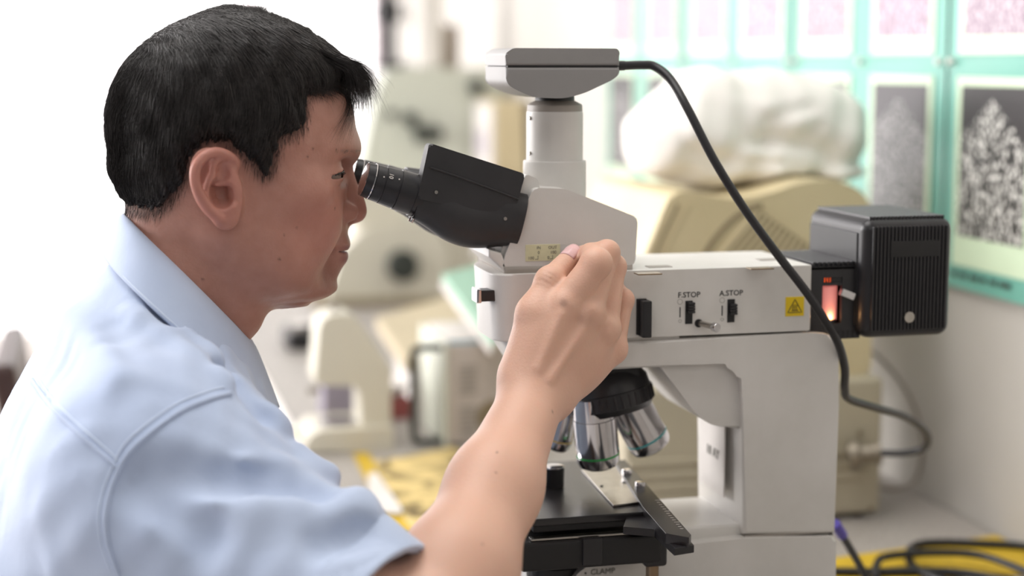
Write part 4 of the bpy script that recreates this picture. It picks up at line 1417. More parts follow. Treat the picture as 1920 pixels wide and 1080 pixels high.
# seams: raised welts following the cloth
def seam(name, pts, r, n=8, lift=0.0, mat=None):
    pts = spline([(a, b, 0) for a, b in pts], n)[:, :2]
    path = np.array([march(f_shirt, a, b) for a, b in pts])
    for _ in range(2):
        path[1:-1] = 0.25 * path[:-2] + 0.5 * path[1:-1] + 0.25 * path[2:]
    path += (CAM - path) / np.linalg.norm(CAM - path, axis=1)[:, None] * lift
    return tube(name, list(path), r, mat or M_shirt, shirt, 8, 0)
M_thread = pmat('pale_blue_thread', '#c9d5e8', 0.8, var=0.03)
arm_seam = [(432, 738), (395, 748), (345, 768), (290, 805), (245, 845), (222, 880), (205, 925), (197, 975), (203, 1025), (222, 1078)]
yoke = [(60, 712), (95, 760), (140, 805), (185, 845), (222, 878)]
seam('armhole_seam', arm_seam, 0.0022)
seam('armhole_stitch', [(a - 12, b - 12 if b < 860 else b - 3) for a, b in arm_seam], 0.0007, lift=0.0002, mat=M_thread)
seam('yoke_seam', yoke, 0.0016)
seam('yoke_stitch', [(a + 7, b - 9) for a, b in yoke], 0.0006, lift=0.0002, mat=M_thread)
# cuff hem: a band round the sleeve end
d_, e1_, e2_ = frame_axes(sl_ax)
def sleeve_ring(t, extra):
    out = []
    for k in range(49):
        a = 2 * math.pi * k / 48
        r = math.cos(a) * e1_ + math.sin(a) * e2_
        # march outwards to the cloth
        rr = np.linspace(0.03, 0.11, 160)
        p = (SLV_A + sl_ax * t)[None] + r[None] * rr[:, None]
        v = f_shirt_s(*[p[:, i].astype(np.float32) for i in range(3)])
        i = len(v) - 1 - np.argmax((v < 0)[::-1])
        out.append((SLV_A + sl_ax * t) + r * (rr[min(i, 159)] + extra))
    return np.array(out)
bm = bmesh.new()
prof = [(CUFF_T - 0.028, 0.0002), (CUFF_T - 0.027, 0.0016), (CUFF_T - 0.001, 0.0018), (CUFF_T + 0.0012, 0.0006), (CUFF_T + 0.0012, -0.0022), (CUFF_T - 0.02, -0.0060)]
rings = [[bm.verts.new(p) for p in sleeve_ring(t, e)[:-1]] for t, e in prof]
for A_, B_ in zip(rings, rings[1:]):
    for k in range(48):
        j = (k + 1) % 48
        bm.faces.new((A_[k], A_[j], B_[j], B_[k]))
bm_link('sleeve_hem', bm, M_shirt, shirt, 60)

# ---- collar: stand hidden, turned-down leaf around the neck
def collar_loop(p_back, p_front, lat, lift=0.0):
    b, f = P0(*p_back).astype(float), P0(*p_front).astype(float)
    c, h = (b + f) / 2, (f - b) / 2
    return lambda ph, l=lat: c - h * math.cos(ph) + np.array([0, -1.0, 0]) * (l * math.sin(ph)) + np.array([0, 0, lift * math.sin(ph) ** 2])
upl = collar_loop((233, 404), (466, 634), 0.0655, 0.004)
mid = collar_loop((213, 432), (490, 680), 0.085, 0.008)
lol = collar_loop((197, 480), (519, 757), 0.109, 0.001)
inn = collar_loop((246, 432), (462, 640), 0.0640, -0.004)
for s in (1, -1):
    bm = bmesh.new()
    n = 40
    cols = []
    for i in range(n + 1):
        ph = (math.pi - 0.06) * i / n
        pts = [inn(ph), upl(ph) * 0.5 + inn(ph) * 0.5 + np.array([0, 0, 0.003]), upl(ph), upl(ph) * 0.55 + mid(ph) * 0.45 + np.array([0, 0, 0.0025]), mid(ph), mid(ph) * 0.5 + lol(ph) * 0.5, lol(ph)]
        pts = [np.array([p[0], p[1] * s, p[2]]) for p in pts]
        ring = spline(pts, 4)
        cols.append([bm.verts.new(p) for p in ring])
    for A_, B_ in zip(cols, cols[1:]):
        for k in range(len(A_) - 1):
            bm.faces.new((A_[k], A_[k + 1], B_[k + 1], B_[k]) if s > 0 else (A_[k + 1], A_[k], B_[k], B_[k + 1]))
    o = bm_link('collar', bm, M_shirt, shirt, 60)
    md = o.modifiers.new('thickness', 'SOLIDIFY')
    md.thickness = 0.0024
    md.offset = 0.0
    if s > 0:
        off = lambda ph: lol(ph) * 0.90 + mid(ph) * 0.10
        path = np.array([off((math.pi - 0.10) * k / 50) for k in range(51)])
        path += (CAM - path) / np.linalg.norm(CAM - path, axis=1)[:, None] * 0.0012
        tube('collar_stitch', list(path), 0.0006, M_thread, shirt, 6, 0)
# ---- hair: a modelled mass plus fine strands combed over it
hair_line = [(640, 60), (668, 105), (660, 150), (640, 172), (610, 176), (580, 180), (578, 205), (574, 240), (552, 252), (528, 262), (521, 290), (513, 322), (504, 336), (490, 332), (470, 305), (447, 285), (425, 268), (400, 264), (372, 275), (356, 300), (350, 335), (332, 368), (312, 397), (280, 408), (235, 412), (150, 380), (120, 200), (200, 20), (400, -60), (560, -20)]
hl_w = np.array([atY(a, b, -0.072)[[0, 2]] for a, b in hair_line])
# round the traced corners a little
HL = []
for i in range(len(hl_w)):
    a, b, c = hl_w[i - 1], hl_w[i], hl_w[(i + 1) % len(hl_w)]
    HL += [0.25 * a + 0.75 * b, 0.25 * c + 0.75 * b]
HL = np.array(HL)
def poly_sd(px, pz, P):
    """Signed distance to a polygon, positive inside."""
    d = np.full(px.shape, 1e9, np.float32)
    ins = np.zeros(px.shape, bool)
    n = len(P)
    for i in range(n):
        ax, az = P[i - 1]
        bx, bz = P[i]
        ex, ez = bx - ax, bz - az
        t = np.clip(((px - ax) * ex + (pz - az) * ez) / (ex * ex + ez * ez), 0, 1)
        d = np.minimum(d, (px - ax - ex * t) ** 2 + (pz - az - ez * t) ** 2)
        c = (az > pz) != (bz > pz)
        ins ^= c & (px < ex * (pz - az) / (ez if ez != 0 else 1e-9) + ax)
    d = np.sqrt(d)
    return np.where(ins, d, -d)
hf_px = [(436, 14.2), (446, 14.8), (462, 17), (491, 24), (535, 38), (580, 58), (624, 87), (648, 108), (660, 130), (666, 160), (668, 200), (668, 260), (650, 330), (600, 420)]
hb_px = [(424, 14.2), (412, 14.8), (396, 17), (371, 27), (322, 47), (291, 64), (260, 89), (233, 120), (209, 164), (201, 209), (202, 267), (207, 320), (224, 364), (246, 408), (262, 430)]
hw_px = [(14.2, 6), (14.8, 14), (17, 25), (24, 37), (38, 50), (58, 62), (87, 72), (120, 79), (164, 84), (209, 86), (267, 84.5), (300, 81), (330, 78), (364, 74), (420, 70)]
a_, b_ = xz(hf_px)
HFZ, HFX = smooth_tab(b_, a_, 300, 2)
a_, b_ = xz(hb_px)
HBZ, HBX = smooth_tab(b_, a_, 300, 2)
HWZ, HWW = smooth_tab(np.array([atY(420, p, 0)[2] for p, _ in hw_px]), np.array([w for _, w in hw_px]) / 1000, 300, 3)
def f_hair(X, Y, Z):
    Yf = -np.abs(Y)
    xf, xb, w = np.interp(Z, HFZ, HFX), np.interp(Z, HBZ, HBX), np.interp(Z, HWZ, HWW)
    xm = xb + (xf - xb) * 0.43
    a = np.where(X > xm, xf - xm, xm - xb) + 1e-5
    n = np.where(X > xm, 2.25, 2.1)
    t = (np.abs(X - xm) / a) ** n + (np.abs(Y) / w) ** n
    d = (t ** (1 / n) - 1) * np.minimum(a, w) * 0.9
    d = np.maximum(d, Z - HFZ.max())
    # dive under the skin along the hairline
    sd = poly_sd(X, Z, HL)
    sd = sd + 0.0012 * np.sin(X * 900 + 300 * Z) + 0.0010 * np.sin(X * 2100 - 900 * Z)
    wob = 0.0006 * np.sin(X * 210 - 160 * Z + 70 * Y) + 0.0005 * np.sin(X * 420 + Z * 130 + 200 * Y)
    push = 0.014 * np.clip(1 - (sd + 0.004) / 0.020, 0, 1.6) ** 2
    lobe = f_ell(X, Yf, Z, P0(630, 120), (0.0165, 0.048, 0.0065), rotY(-0.62))
    return smin(d + push + wob, lobe + wob, 0.006)
V4, Q4 = sdf_mesh(f_hair, (-0.43, -0.105, 0.385), (-0.178, 0.105, 0.578), 0.0016, reach=1.3, slack=0.014)
# keep the outer shell only (drop what lies inside the head)
dh = f_head(*[V4[:, i].astype(np.float32) for i in range(3)])
keep = (dh[Q4] > -0.0006).all(1)
Q4 = Q4[keep]
used = np.unique(Q4)
rm = -np.ones(len(V4), int)
rm[used] = np.arange(len(used))
V4, Q4 = V4[used], rm[Q4]
V4 = relax(V4, Q4, 2, 0.5)
ntH = M_hairdark.node_tree
tcH = node(ntH, 'ShaderNodeTexCoord')
mpH = node(ntH, 'ShaderNodeMapping')
mpH.inputs['Rotation'].default_value = (0, 0.35, 0)
mpH.inputs['Scale'].default_value = (520, 420, 45)
nzH = node(ntH, 'ShaderNodeTexNoise')
nzH.inputs['Scale'].default_value = 1.0
nzH.inputs['Detail'].default_value = 4
bpH = node(ntH, 'ShaderNodeBump')
bpH.inputs['Strength'].default_value = 0.9
bpH.inputs['Distance'].default_value = 0.002
ntH.links.new(tcH.outputs['Object'], mpH.inputs['Vector'])
ntH.links.new(mpH.outputs['Vector'], nzH.inputs['Vector'])
ntH.links.new(nzH.outputs['Fac'], bpH.inputs['Height'])
ntH.links.new(bpH.outputs['Normal'], ntH.nodes['Principled BSDF'].inputs['Normal'])
hair = link('hair', np_mesh('hair', V4, Q4), M_hairdark, man)

# strands
rng = np.random.default_rng(7)
T = np.concatenate([Q4[:, [0, 1, 2]], Q4[:, [0, 2, 3]]])
e1, e2 = V4[T[:, 1]] - V4[T[:, 0]], V4[T[:, 2]] - V4[T[:, 0]]
nr = np.cross(e1, e2)
ar = np.linalg.norm(nr, axis=1) / 2
nr = nr / (2 * ar[:, None] + 1e-12)
NS = 34000
near_w = np.where(V4[T[:, 0], 1] < 0.02, 1.0, 0.35)
pick = rng.choice(len(T), NS, p=ar * near_w / (ar * near_w).sum())
u, v = rng.random(NS), rng.random(NS)
sw = u + v > 1
u[sw], v[sw] = 1 - u[sw], 1 - v[sw]
root = V4[T[pick, 0]] + e1[pick] * u[:, None] + e2[pick] * v[:, None]
N = nr[pick]
crown = A3(330, 60, 0).astype(float)
def comb(p, nrm):
    """Direction in which the hair is combed at p."""
    side = np.clip(np.abs(p[:, 1]) / 0.07, 0, 1)
    zr = np.clip((p[:, 2] - A3(430, 185, 0)[2]) / 0.045, 0, 1)
    front = np.clip((p[:, 0] - crown[0]) / 0.12, -1, 1)
    top = np.stack([0.9 * np.clip(front + 0.35, -0.6, 1), 0.35 * np.sign(p[:, 1]) * (0.3 + side), -0.25 - 0.2 * side], 1)
    low = np.stack([0.10 * front - 0.18, 0.0 * side, -np.ones(len(p))], 1)
    w = (zr * (1 - 0.15 * side))[:, None]
    d = top * w + low * (1 - w)
    d += rng.normal(0, 0.10, d.shape)
    d -= nrm * (d * nrm).sum(1)[:, None]
    return d / (np.linalg.norm(d, axis=1)[:, None] + 1e-9)
def ribbons(name, paths, widths, mat, parent, ups=None):
    """Many thin tapering three-sided strands as one mesh. paths: (n, k, 3)."""
    n, k, _ = paths.shape
    tan = np.gradient(paths, axis=1)
    tan /= np.linalg.norm(tan, axis=2)[..., None] + 1e-12
    ref = ups[:, None, :] if ups is not None else (CAM[None, None] - paths)
    a = np.cross(tan, ref)
    a /= np.linalg.norm(a, axis=2)[..., None] + 1e-12
    b = np.cross(a, tan)
    taper = np.linspace(1, 0.12, k)[None, :, None] * widths[:, None, None]
    ring = np.stack([paths + (math.cos(t) * a + math.sin(t) * b) * taper for t in (0.0, 2.094, 4.189)], 2)   # n,k,3,3
    Vv = ring.reshape(-1, 3)
    base = (np.arange(n)[:, None] * k + np.arange(k - 1)[None]) * 3
    qs = []
    for c in range(3):
        c2 = (c + 1) % 3
        qs.append(np.stack([base + c, base + c2, base + 3 + c2, base + 3 + c], -1).reshape(-1, 4))
    return link(name, np_mesh(name, Vv, np.concatenate(qs)), mat, parent)
L = rng.uniform(0.010, 0.024, NS) * (0.45 + 0.55 * np.clip((root[:, 2] - 0.40) / 0.08, 0, 1))
K = 5
lift = rng.random(NS) ** 2
paths = np.zeros((NS, K, 3))
paths[:, 0] = root - N * 0.001
cur = root.copy()
for i in range(1, K):
    d = comb(cur, N)
    if i == 1:
        d0 = d
    d = 0.8 * d0 + 0.2 * d
    cur = cur + d * (L / (K - 1))[:, None]
    # follow the head: pull back onto the hair surface with a growing lift
    s = f_hair(*[cur[:, j].astype(np.float32) for j in range(3)])
    cur = cur - N * (np.clip(s, -0.01, 0.01) - (0.0004 + 0.0022 * lift * i / (K - 1)))[:, None]
    paths[:, i] = cur
M_strand = bpy.data.materials.new('hair_strands')
M_strand.use_nodes = True
bh = M_strand.node_tree.nodes['Principled BSDF']
bh.inputs['Base Color'].default_value = (0.010, 0.0085, 0.008, 1)
bh.inputs['Roughness'].default_value = 0.42
bh.inputs['Specular IOR Level'].default_value = 0.42
nzh = node(M_strand.node_tree, 'ShaderNodeTexNoise')
nzh.inputs['Scale'].default_value = 300
tch = node(M_strand.node_tree, 'ShaderNodeTexCoord')
crh = node(M_strand.node_tree, 'ShaderNodeValToRGB')
crh.color_ramp.elements[0].color = (0.006, 0.0055, 0.0055, 1)
crh.color_ramp.elements[1].color = (0.040, 0.033, 0.031, 1)
M_strand.node_tree.links.new(tch.outputs['Object'], nzh.inputs['Vector'])
M_strand.node_tree.links.new(nzh.outputs['Fac'], crh.inputs['Fac'])
M_strand.node_tree.links.new(crh.outputs['Color'], bh.inputs['Base Color'])
okp = (np.linalg.norm(np.diff(paths, axis=1), axis=2).max(1) < 0.012) & (np.linalg.norm(paths[:, -1] - paths[:, 0], axis=1) < 0.03)
okp &= f_hair(*[paths[:, -1, j].astype(np.float32) for j in range(3)]) < 0.006
st = ribbons('hair_strand', paths[okp], np.where(rng.random(NS) < 0.22, rng.uniform(0.0004, 0.00065, NS), rng.uniform(0.00018, 0.00034, NS))[okp], M_strand, hair, N[okp])
st['kind'] = 'stuff'

# fringe: loose locks arching over the forehead
def locks(name, guide, n, spread_y, spread, wid, seed, tip_spread=1.0):
    r = np.random.default_rng(seed)
    g = spline(guide, 5)
    k = len(g)
    t = np.linspace(0, 1, k)[None, :, None]
    off = r.normal(0, 1, (n, 1, 3)) * np.array([spread, spread_y, spread]) * (0.55 + 0.45 * tip_spread * t)
    crv = r.normal(0, 1, (n, 1, 3)) * np.array([0.004, 0.004, 0.003]) * tip_spread * t ** 2
    ln = r.uniform(0.72, 1.0, n)
    P = np.zeros((n, k, 3))
    idx = np.linspace(0, k - 1, k)
    for j in range(3):
        for i in range(n):
            P[i, :, j] = np.interp(idx * ln[i], idx, g[:, j])
    return ribbons(name, P + off + crv, r.uniform(0.00012, 0.00024, n), M_strand, hair)
for yy, seed in ((-0.046, 1), (-0.030, 2), (-0.014, 3), (0.002, 4), (0.018, 5), (0.034, 6)):
    sh = -26 * (abs(yy) / 0.046) ** 2
    tl_ = 14 * math.sin(seed * 2.3)
    o = locks('fringe', [P0(560 + sh, 78), P0(606 + sh, 98), P0(639 + sh, 115), P0(664 + sh, 128), P0(678 + sh, 148), P0(683 + sh, 172 + tl_ * 0.5), P0(681 + sh, 200 + tl_)] + np.array([0, yy, 0]), 460, 0.0075, 0.0019, 0.0002, seed, 1.7)
    o['kind'] = 'stuff'
for k, gd in enumerate(([(590, 150, -0.045), (625, 160, -0.040), (650, 178, -0.034), (655, 205, -0.032), (643, 235, -0.032), (630, 262, -0.033)],
                        [(600, 140, -0.040), (640, 152, -0.034), (662, 172, -0.026), (668, 200, -0.022), (664, 225, -0.022)],
                        [(570, 165, -0.055), (600, 170, -0.050), (618, 178, -0.048), (625, 195, -0.046)])):
    gp_ = []
    for qi, g_ in enumerate(gd):
        h_ = march(f_head, g_[0], g_[1])
        v_ = CAM - h_
        gp_.append(h_ + v_ / np.linalg.norm(v_) * (0.004 if qi < len(gd) - 1 else 0.0025) if f_head(*[np.array([h_[j]], np.float32) for j in range(3)])[0] < 0.002 else A3(*g_))
    o = locks('fringe', gp_, (170, 120, 70)[k], 0.0022, 0.0026, 0.0002, 11 + k, 1.2)
    o['kind'] = 'stuff'

# cropped stubble darkens the skin just outside the hairline
sdv = poly_sd(V1[:, 0], V1[:, 2], HL)
near_ear = f_ear(*[(V1[:, 0]).astype(np.float32), (-np.abs(V1[:, 1])).astype(np.float32), V1[:, 2].astype(np.float32)]) < 0.003
stub = 0.62 * np.exp(np.clip(sdv, -1, 0) / 0.0050) * (V1[:, 2] > 0.375) * ~near_ear
stub *= np.where(V1[:, 0] > A3(560, 250, -0.07)[0], 0.35, 1.0)
tint[:len(V1), 2] = np.clip(tint[:len(V1), 2] + stub, 0, 1)
att.data.foreach_set('color', tint.astype(np.float32).ravel())
# short hairs growing along the hairline, out over the skin
rr_ = np.random.default_rng(31)
Vh = V1[(V1[:, 1] < 0.0) & (V1[:, 2] > 0.385)]
sdh = poly_sd(Vh[:, 0], Vh[:, 2], HL)
m = (sdh > -0.0045) & (sdh < 0.012) & (f_ear(*[Vh[:, i].astype(np.float32) for i in range(3)]) > 0.004)
Vh, sdh = Vh[m], sdh[m]
w_ = np.where(sdh > 0, 1.0, np.exp(sdh / 0.0018))
ii = rr_.choice(len(Vh), 8000, p=w_ / w_.sum())
rt = Vh[ii] + rr_.normal(0, 0.0004, (8000, 3))
eps = 0.0006
g = np.stack([f_head(*[(rt[:, i] + (eps if i == k else 0)).astype(np.float32) for i in range(3)]) - f_head(*[rt[:, i].astype(np.float32) for i in range(3)]) for k in range(3)], 1)
g /= np.linalg.norm(g, axis=1)[:, None] + 1e-9
rng = np.random.default_rng(8)
dv = comb(rt, g)
Ls = rr_.uniform(0.003, 0.008, 8000)
pp = np.stack([rt - g * 0.0005 + dv * (Ls * t)[:, None] + g * (0.0002 + 0.0014 * t) for t in np.linspace(0, 1, 4)], 1)
ribbons('hairline_strand', pp, rr_.uniform(0.00004, 0.00010, 8000), M_strand, hair, g)['kind'] = 'stuff'
# eyebrows
r = np.random.default_rng(21)
for s in (1, -1):
    n = 60
    t = r.random(n)
    pts = np.zeros((n, 4, 3))
    for i in range(n):
        pxx, pyy = 655 - 45 * t[i] + r.normal(0, 1.2), 281 + 3 * math.sin(3 * t[i]) - 2 * t[i] + r.normal(0, 2.2)
        p = A3(pxx, pyy, -0.012 - 0.036 * t[i]).astype(float)
        # onto the skin
        for _ in range(6):
            sd = f_head(*[np.array([p[j]], np.float32) for j in range(3)])[0]
            p = p - np.array([0.8, -0.6, 0]) * sd
        dd = np.array([-0.35, -0.85, 0.15 - 0.5 * t[i]]) * 0.007
        for k in range(4):
            q = p + dd * k / 3
            pts[i, k] = q + np.array([0.0005, -0.0004, 0]) * (1 + k * 0.3)
    pts[:, :, 1] *= s
    ribbons('eyebrow', pts, r.uniform(0.00007, 0.00012, n), M_strand, man)['kind'] = 'stuff'

# thumb nail
bm = bmesh.new()
tax = (TH[3] - TH[2]) / np.linalg.norm(TH[3] - TH[2])
tn = np.array([-0.45, -0.75, 0.50])
tn = tn - tax * (tn @ tax)
tn /= np.linalg.norm(tn)
tl = np.cross(tax, tn)
rows = []
for i in range(9):
    t = -0.0035 + 0.0150 * i / 8
    row = []
    for j in range(9):
        a = (j / 8 - 0.5) * 1.75
        wsc = 1.0 if i < 6 else math.sqrt(max(0.05, 1 - ((i - 5) / 4.2) ** 2))
        a *= wsc
        rr = 0.0086 - 0.0004 * max(0, i - 5)
        row.append(bm.verts.new(TH[3] + tax * t + tn * (math.cos(a) * rr) + tl * (math.sin(a) * rr * 0.92)))
    rows.append(row)
for A_, B_ in zip(rows, rows[1:]):
    for k in range(8):
        bm.faces.new((A_[k], A_[k + 1], B_[k + 1], B_[k]))
M_nail = pmat('fingernail', '#e3b9b8', 0.22, var=0.05, vscale=120, sss=0.1)
o = bm_link('thumbnail', bm, M_nail, man, 70)
md = o.modifiers.new('thickness', 'SOLIDIFY')
md.thickness = 0.0007
md.offset = 0
# ================================================================ things on and around the bench
M_beige = pmat('aged_beige_plastic', '#d0c19d', 0.48, var=0.05, vscale=5, col2='#c6b690', bump=0.03, bscale=600)
M_beige2 = pmat('pale_beige_plastic', '#b3aa95', 0.5, var=0.04, vscale=6)
M_beiged = pmat('dark_beige_and_gap_shade', '#84765c', 0.7, var=0.06)  # dark beige parts; also stands in for shade at the monitor vents
M_cloth = pmat('white_cotton_bundle', '#eeeae4', 0.85, var=0.03, vscale=8, spec=0.2)
M_greenwhite = pmat('pale_green_enamel', '#cfd2c4', 0.45, var=0.03, vscale=6)
M_creamw = pmat('cream_enamel', '#cdc8b8', 0.45, var=0.03, vscale=6)
M_knobd = pmat('dark_green_black_knob', '#2b302a', 0.5, var=0.08)
M_brown = pmat('dark_brown_wood', '#3a211a', 0.45, var=0.2, vscale=20)
M_yellowp = pmat('mustard_paper', '#c9a726', 0.65, var=0.10, vscale=20)
M_purple = pmat('purple_plug', '#5a4bb0', 0.45, var=0.05)
M_brownc = pmat('brown_grey_cable', '#8d8378', 0.5, var=0.05)

# ---- control box with round plug
ctrl = empty('control_box', (0.32, 0.47, 0), 'low beige instrument box behind the microscope column with a round metal plug', 'box')
cx0, cx1, cy0, cy1, cz = 0.150, 0.456, 0.400, 0.585, 0.163
bm = bmesh.new()
add_box(bm, cx0, cx1, cy0, cy1, 0.006, cz, 0.006, 3)
bm_link('casing', bm, M_beige2, ctrl)
for z in (0.052, 0.066, 0.080):
    box('front_ridge', cx0 + 0.004, cx1 - 0.006, cy0 - 0.003, cy0 + 0.002, z - 0.004, z + 0.004, M_beige2, ctrl, 0.0015)
for x in (cx0 + 0.02, cx1 - 0.02):
    for y in (cy0 + 0.02, cy1 - 0.02):
        cyl('foot', (x, y, 0.0), (x, y, 0.008), 0.008, M_blackdeep, ctrl, 16)
for a, b in ((1612, 812), (1633, 955)):
    w = atY(a, b, cy0)
    cyl('case_screw', (w[0], cy0 + 0.001, w[2]), (w[0], cy0 - 0.002, w[2]), 0.0032, M_beiged, ctrl, 14)
plug = empty('round_plug', (0.43, 0.375, 0.07), 'ridged grey metal cable plug in front of the beige instrument box', 'plug')
pa, pb = atY(1590, 854, 0.385), atY(1652, 848, 0.37)
ax_ = pb - pa
Lp = np.linalg.norm(ax_)
M_plug = pmat('dull_plug_metal', '#8f8678', 0.45, metal=0.6, var=0.1, vscale=40)
lathe('plug_collar', pa, ax_, [(0, 0.010), (0.002, 0.0165), (Lp * 0.30, 0.0165), (Lp * 0.36, 0.014), (Lp * 0.40, 0.0125)], M_plug, plug, 24)
lathe('plug_sleeve', pa, ax_, [(Lp * 0.36, 0.0105), (Lp * 0.85, 0.0105), (Lp * 0.86, 0.0135), (Lp, 0.0135), (Lp + 0.001, 0.006)], M_plug, plug, 24)

# ---- small monitor on the box
mon = empty('video_monitor', (0.31, 0.56, cz), 'beige plastic monitor housing with curved top and slanted vents on its side', 'monitor')
my0, my1 = 0.425, 0.70
mp = [(0.176, cz), (0.172, 0.290), (0.206, 0.372), (0.222, 0.376), (0.285, 0.365), (0.325, 0.372), (0.360, 0.384), (0.405, 0.386), (0.437, 0.372), (0.450, 0.345), (0.452, cz)]
q = round_poly(mp, [0.004, 0.02, 0.012, 0.01, 0.05, 0.03, 0.03, 0.03, 0.02, 0.02, 0.006], 5)
bm = bmesh.new()
add_prism(bm, [(a, my0, b) for a, b in q], (0, my1 - my0, 0), 0.008, 4, bev_cap_only=True)
bm_link('housing', bm, M_beige, mon, 45)
# bezel ridge parallel to the slanted screen end
for k, dx in enumerate((0.0, 0.010)):
    pts = [(0.188 + dx, my0 - 0.0005, 0.200), (0.187 + dx, my0 - 0.0005, 0.292), (0.216 + dx, my0 - 0.0005, 0.362)]
    tube('bezel_ridge', pts, 0.0016, M_beiged if k == 0 else M_beige, mon, 8, 8)
# vent field: slanted louvres, dark tubes painted in as rim and gap shade
arc = [atY(a, b, my0) for a, b in ((1300, 520), (1316, 486), (1340, 448), (1368, 417), (1400, 393), (1428, 384))]
tube('vent_rim_shade', arc, 0.0030, M_beiged, mon, 8, 8)
for k in range(10):
    a = atY(1338 + k * 17, 492, my0)
    b = atY(1420 + k * 9.5, 398 + k * 6.5, my0)
    tube('louvre', [a, (a + b) / 2, b], 0.0030, M_beige, mon, 8, 4)
    d2 = np.array([0.0048, -0.0002, -0.0006])
    tube('louvre_shade', [a + d2, (a + b) / 2 + d2, b + d2], 0.0028, M_beiged, mon, 6, 4)
# screen on the lit left end
box('screen', 0.1725, 0.1745, my0 + 0.03, my1 - 0.03, cz + 0.03, 0.285, M_blackdeep, mon, 0.001)

# ---- white cloth bundle on the monitor
def f_bag(X, Y, Z):
    d = f_ell(X, Y, Z, A3(1290, 250, 0.55), (0.080, 0.080, 0.056), rotY(0.15))
    d = smin(d, f_ell(X, Y, Z, A3(1450, 215, 0.56), (0.105, 0.085, 0.052), rotY(-0.05)), 0.03)
    d = smin(d, f_ell(X, Y, Z, A3(1530, 255, 0.56), (0.052, 0.080, 0.055)), 0.02)
    d = smin(d, f_ell(X, Y, Z, A3(1320, 160, 0.56), (0.040, 0.060, 0.014), rotY(-0.3)), 0.03)
    d = smin(d, f_ell(X, Y, Z, A3(1340, 315, 0.53), (0.040, 0.045, 0.018), rotY(0.2)), 0.01)
    d = smin(d, f_ell(X, Y, Z, A3(1540, 318, 0.55), (0.050, 0.070, 0.012)), 0.01)
    d = smin(d, f_ell(X, Y, Z, A3(1400, 300, 0.55), (0.110, 0.080, 0.030)), 0.012)
    for a, b, r in (((1395, 180), (1440, 225), 0.007), ((1440, 225), (1520, 200), 0.006), ((1255, 235), (1300, 280), 0.006), ((1290, 290), (1360, 305), 0.007), ((1360, 305), (1590, 310), 0.007), ((1480, 290), (1540, 240), 0.005)):
        d = smax(d, -f_cap(X, Y, Z, A3(a[0], a[1], 0.474), A3(b[0], b[1], 0.474), r, r), 0.012)
    d = d + 0.0022 * np.sin(X * 60 + 35 * Z) * np.sin(Z * 90 - X * 25) + 0.0012 * np.sin(X * 150 - 60 * Z + Y * 40)
    zt_ = np.interp(X, [0.17, 0.21, 0.285, 0.325, 0.360, 0.405, 0.44, 0.46], [0.345, 0.3775, 0.3665, 0.374, 0.386, 0.388, 0.375, 0.36]).astype(np.float32)
    return smax(d, zt_ - Z, 0.004)
Vb, Qb = sdf_mesh(f_bag, (0.13, 0.42, 0.33), (0.52, 0.68, 0.53), 0.0034, reach=1.4, slack=0.012)
o = link('cloth_bundle', np_mesh('cloth_bundle', relax(Vb, Qb, 2, 0.5), Qb), M_cloth, None)
tag(o, 'crumpled white cloth bundle lying on top of the beige monitor', 'cloth')

